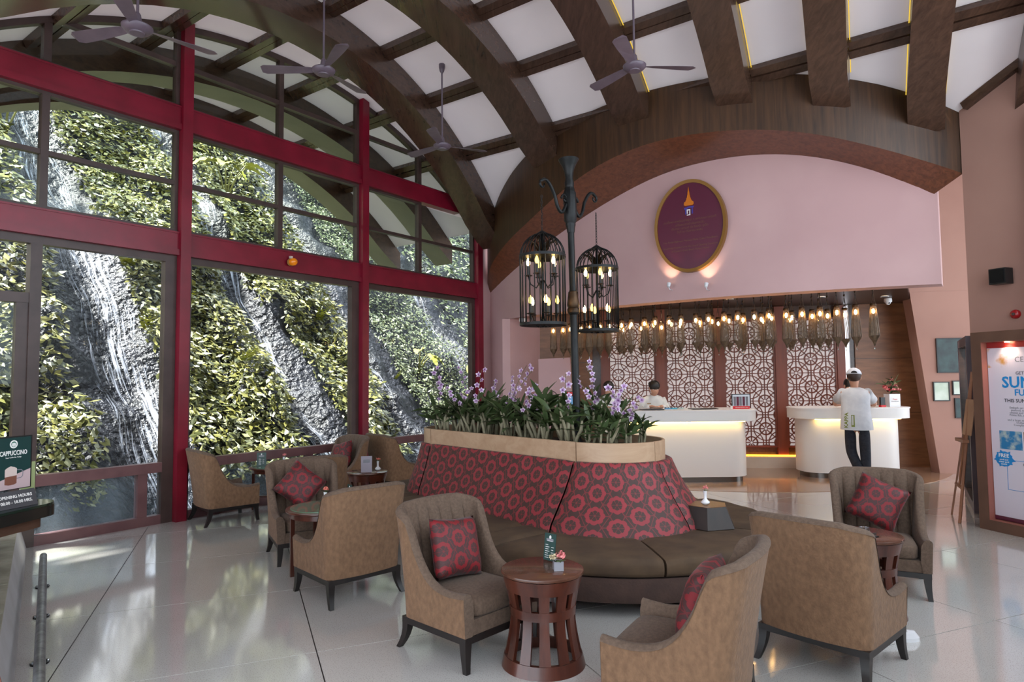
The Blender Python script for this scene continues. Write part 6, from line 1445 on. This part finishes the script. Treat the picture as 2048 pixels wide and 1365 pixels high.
def hand_joints(J, side, wrist, tip_dir, parent):
    w_ = Vector(wrist); d_ = Vector(tip_dir).normalized(); lat = d_.cross(UP).normalized(); pk = 'palm' + side
    J[pk] = (tuple(w_ + d_ * 0.045), 0.024, parent)
    for i, (o, L) in enumerate(((-0.026, 0.062), (-0.009, 0.07), (0.009, 0.066), (0.026, 0.052))):
        b0 = w_ + d_ * 0.085 + lat * o; J['f%da' % i + side] = (tuple(b0), 0.010, pk); J['f%db' % i + side] = (tuple(b0 + d_ * L * 0.55 + UP * 0.004), 0.009, 'f%da' % i + side); J['f%dc' % i + side] = (tuple(b0 + d_ * L - UP * 0.012), 0.008, 'f%db' % i + side)
    s_ = 1 if side == 'L' else -1
    t0 = w_ + d_ * 0.04 + lat * 0.034 * s_; J['ta' + side] = (tuple(t0), 0.011, pk); J['tb' + side] = (tuple(t0 + d_ * 0.035 + lat * 0.015 * s_), 0.009, 'ta' + side)
def person(loc, rz, label, lean, top_m, leg_m, hair, scale=1.0, cross=False, mask=False, cap=False, bow=0.25, elbow=(0.27, 0.30, 1.10), hand=(0.10, 0.48, 1.11), tee=True, short=True):
    """local +y is where the person looks; feet at z = 0"""
    r = thing('person', label, 'person', loc, rz); r.scale = (scale,) * 3
    hipz, L_ = 0.90, lean
    ch = (0, L_ * 0.55, 1.22); nk = (0, L_ * 0.95, 1.42); hd = Vector((0, L_ + 0.04 + bow * 0.12, 1.545 - bow * 0.05))
    J = {'pelvis': ((0, 0, hipz), 0.11, None), 'belly': ((0, L_ * 0.25, 1.05), 0.12, 'pelvis'), 'chest': (ch, 0.135, 'belly'), 'neck0': ((0, L_ * 0.85, 1.37), 0.07, 'chest'), 'neck': (nk, 0.052, 'neck0'),
         'jaw': (tuple(hd + Vector((0, 0.015 + bow * 0.04, -0.05))), 0.070, 'neck'), 'head': (tuple(hd + Vector((0, 0.0, 0.03))), 0.088, 'jaw'), 'crown': (tuple(hd + Vector((0, -0.01 + bow * 0.03, 0.09))), 0.062, 'head')}
    for s_, c in ((1, 'R'), (-1, 'L')):
        J['sh' + c] = ((s_ * 0.165, L_ * 0.72, 1.335), 0.058, 'chest'); J['el' + c] = ((s_ * elbow[0], elbow[1], elbow[2]), 0.040, 'sh' + c); J['fa' + c] = ((s_ * (elbow[0] + hand[0]) / 2, (elbow[1] + hand[1]) / 2, (elbow[2] + hand[2]) / 2 + 0.012), 0.036, 'el' + c); J['wr' + c] = ((s_ * hand[0], hand[1], hand[2]), 0.025, 'fa' + c)
        hand_joints(J, c, (s_ * hand[0], hand[1], hand[2]), (-s_ * 0.5, 0.9, 0), 'wr' + c)
        bent = cross and s_ == -1
        J['hip' + c] = ((s_ * 0.095, 0.0, 0.84), 0.075, 'pelvis'); J['kn' + c] = ((s_ * 0.10, 0.02 if not bent else 0.08, 0.47) if not bent else (-0.085, 0.06, 0.47), 0.058, 'hip' + c)
        ank = (s_ * 0.10, -0.02, 0.09) if not bent else (0.06, -0.12, 0.10)
        J['an' + c] = (ank, 0.040, 'kn' + c); J['toe' + c] = ((ank[0] + s_ * 0.02, ank[1] + 0.13, 0.035), 0.034, 'an' + c)
    link('body', skin_mesh('body', J, m_skin), r)
    # torso garment over the body
    ts_ = [(0, 0.0, 0.80 if tee else 0.86, 0.216, 0.178), (0, L_ * 0.08, 0.92, 0.212, 0.175), (0, L_ * 0.3, 1.06, 0.192, 0.152), (0, L_ * 0.52, 1.20, 0.195, 0.150), (0, L_ * 0.68, 1.30, 0.205, 0.142), (0, L_ * 0.78, 1.36, 0.185, 0.118), (0, L_ * 0.86, 1.395, 0.125, 0.092), (0, L_ * 0.90, 1.412, 0.075, 0.072)]
    J2 = {}
    sh = rings(ts_, 28)
    sh.build('shirt', top_m, r, smooth=True)
    for s_ in (1, -1):
        a = Vector((s_ * 0.150, L_ * 0.72, 1.338)); e = Vector((s_ * elbow[0], elbow[1], elbow[2])); w_ = Vector((s_ * hand[0], hand[1], hand[2]))
        if short: MB().tube([a, a.lerp(e, 0.3), a.lerp(e, 0.62)], [0.078, 0.074, 0.080], 16).build('sleeve', top_m, r, smooth=True)
        else: MB().tube([a, a.lerp(e, 0.5), e, e.lerp(w_, 0.6), e.lerp(w_, 0.88)], [0.076, 0.062, 0.055, 0.046, 0.044], 16).build('sleeve', top_m, r, smooth=True)
    JT = {'p': ((0, 0.0, 0.87), 0.115, None), 'crotch': ((0, 0.0, 0.77), 0.09, 'p')}
    for s_, c in ((1, 'R'), (-1, 'L')):
        h_, k_2, an = J['hip' + c][0], J['kn' + c][0], J['an' + c][0]
        JT['h' + c] = ((h_[0] * 0.95, h_[1], h_[2]), 0.088, 'p'); JT['k' + c] = (k_2, 0.078, 'h' + c); JT['a' + c] = ((an[0], an[1], an[2] - 0.02), 0.066, 'k' + c)
    link('trousers', skin_mesh('trousers', JT, leg_m), r)
    for s_, c in ((1, 'R'), (-1, 'L')):
        an = Vector(J['an' + c][0]); b = MB().grid(lambda u, v: (an.x + (0.042 + 0.008 * math.sin(2 * math.pi * u)) * math.cos(2 * math.pi * u) * (1 - 0.4 * v), an.y + 0.05 + 0.135 * math.sin(2 * math.pi * u) * (1 - 0.35 * v), max(0.0, an.z - 0.09) + 0.002 + 0.075 * v), 18, 3, cu=True); b.f.append(tuple(4 * i + 3 for i in range(18))); b.build('shoe', m_white if cap else m_black, r, smooth=True)
    # face and hair
    hc = hd + Vector((0, 0.0, 0.03)); tilt = Matrix.Translation(hc) @ Matrix.Rotation(-bow, 4, 'X')
    def ell(nm, c, R3, m, n=14):
        b = MB(); b.lathe([(max(1e-5, math.sin(math.pi * k / 10)), -math.cos(math.pi * k / 10)) for k in range(11)], n); o = b.build(nm, m, r, smooth=True); o.matrix_local = tilt @ Matrix.Translation(c) @ Matrix.Diagonal((*R3, 1)); return o
    for s_ in (1, -1):
        ell('eye', (s_ * 0.032, 0.079, 0.0), (0.014, 0.010, 0.009), m_txw); ell('pupil', (s_ * 0.032, 0.087, 0.0), (0.006, 0.005, 0.006), m_hair); ell('ear', (s_ * 0.089, 0.0, -0.01), (0.011, 0.02, 0.032), m_skin)
    ell('nose', (0, 0.096, -0.025), (0.013, 0.016, 0.022), m_skin); ell('mouth', (0, 0.083, -0.062), (0.024, 0.010, 0.008), mat('lips', (160, 84, 80), 0.5))
    hb = MB(); hb.lathe([(max(1e-5, math.sin(math.pi * k / 16)), -math.cos(math.pi * k / 16)) for k in range(4, 17)], 20); o = hb.build('hair', hair, r, smooth=True); o.matrix_local = tilt @ Matrix.Translation((0, -0.018, 0.025)) @ Matrix.Rotation(0.42, 4, 'X') @ Matrix.Diagonal((0.099, 0.112, 0.104, 1))
    return r, tilt, ell
mn, tl_, el_ = person((5.04, 9.66, 0), -0.44, 'man in a white cap and T-shirt leaning on the right desk', 0.24, m_tee, m_jeans, mat('brown_hair', (58, 40, 32), 0.6), 1.0, True, False, True, 0.12, (0.275, 0.44, 1.15), (0.13, 0.62, 1.135))
cb = MB(); cb.lathe([(max(1e-5, math.sin(math.pi * k / 16)), -math.cos(math.pi * k / 16)) for k in range(8, 17)], 24); o = cb.build('cap', mat('cap_white', (226, 228, 236), 0.7), mn, smooth=True); o.matrix_local = tl_ @ Matrix.Translation((0, -0.012, 0.035)) @ Matrix.Diagonal((0.107, 0.118, 0.105, 1)); capo = o
ar = MB(); ar.prism([(0.042 * math.cos(math.pi * k / 12), 0.036 * math.sin(math.pi * k / 12)) for k in range(13)], 0, 0.006, RX); o = ar.build('cap_opening', m_hair, mn); o.matrix_local = tl_ @ Matrix.Translation((0, -0.124, 0.045)) @ Matrix.Rotation(-0.2, 4, 'X')
bl_ = MB(); bl_.prism([(0.075 * math.cos(math.pi * k / 12), 0.075 * math.sin(math.pi * k / 12)) for k in range(13)], 0, 0.006); o = bl_.build('cap_peak', mat('cap_peak_white', (226, 228, 236), 0.7), mn); o.matrix_local = tl_ @ Matrix.Translation((0, 0.09, 0.035))
m_olive = mat('olive_print', (128, 140, 60), 0.7)
def onback(x, z):
    ly = 0.24 * max(0, (z - 0.86)) * 1.3; rx, ry = 0.214, 0.177; return Vector((x, ly * 0.9 - ry * math.sqrt(max(0.05, 1 - (x / rx) ** 2)) - 0.010, z))
tq = text('KAPPA', 0.075, Matrix.Translation(onback(-0.13, 0.94) + Vector((-0.006, -0.008, 0))) @ Matrix.Rotation(-0.55, 4, 'Z') @ Matrix.Rotation(-0.12, 4, 'X') @ RX @ Matrix.Rotation(math.pi / 2, 4, 'Z'), m_olive, mn, 'shirt_lettering', bold=0.002)
pbm = MB()
for x0, x1, z0, z1 in ((-0.075, -0.068, 0.85, 1.02), (-0.045, -0.03, 0.85, 1.02), (-0.068, -0.045, 0.85, 0.875), (-0.068, -0.045, 1.012, 1.02)):
    p = onback((x0 + x1) / 2, 0.93); pbm.box(x0, x1, p.y - 0.014, p.y - 0.011, z0, z1)
pbm.build('shirt_print', m_olive, mn)
m_blouse = noisy('white_blouse', (226, 226, 222), (208, 208, 206), 6, 0.7); m_beige = noisy('peach_blouse', (206, 166, 140), (190, 148, 124), 6, 0.7); m_skirt = mat('dark_skirt', (36, 34, 40), 0.8)
r1, t1, e1 = person((2.36, 11.10, 0), math.pi, 'masked receptionist in a white blouse looking down at the long desk', 0.10, m_blouse, m_skirt, m_hair, 0.92, False, True, False, 0.5, (0.25, 0.15, 1.14), (0.09, 0.33, 1.215), False, False)
e1('face_mask', (0, 0.060, -0.052), (0.064, 0.040, 0.044), mat('mask_white', (226, 228, 232), 0.8)); e1('hair_bun', (0.05, -0.10, 0.02), (0.045, 0.045, 0.045), m_hair)
MB().box(0.07, 0.14, 0.205, 0.212, 1.255, 1.268).build('name_badge', m_gold, r1)
r2, t2, e2 = person((5.66, 11.22, 0), math.pi, 'receptionist in a peach blouse behind the right desk, half hidden by the man', 0.12, m_beige, m_skirt, m_hair, 0.92, False, False, False, 0.45, (0.25, 0.15, 1.14), (0.09, 0.33, 1.215), False, False)
e2('hair_bun', (0.0, -0.11, 0.01), (0.045, 0.045, 0.045), m_hair)
r3, t3, e3 = person((1.60, 11.15, 0), math.pi, 'dark-haired receptionist mostly hidden behind the orchids', 0.12, m_blouse, m_skirt, m_hair, 0.92, False, True, False, 0.55, (0.25, 0.15, 1.14), (0.09, 0.33, 1.215), False, False)
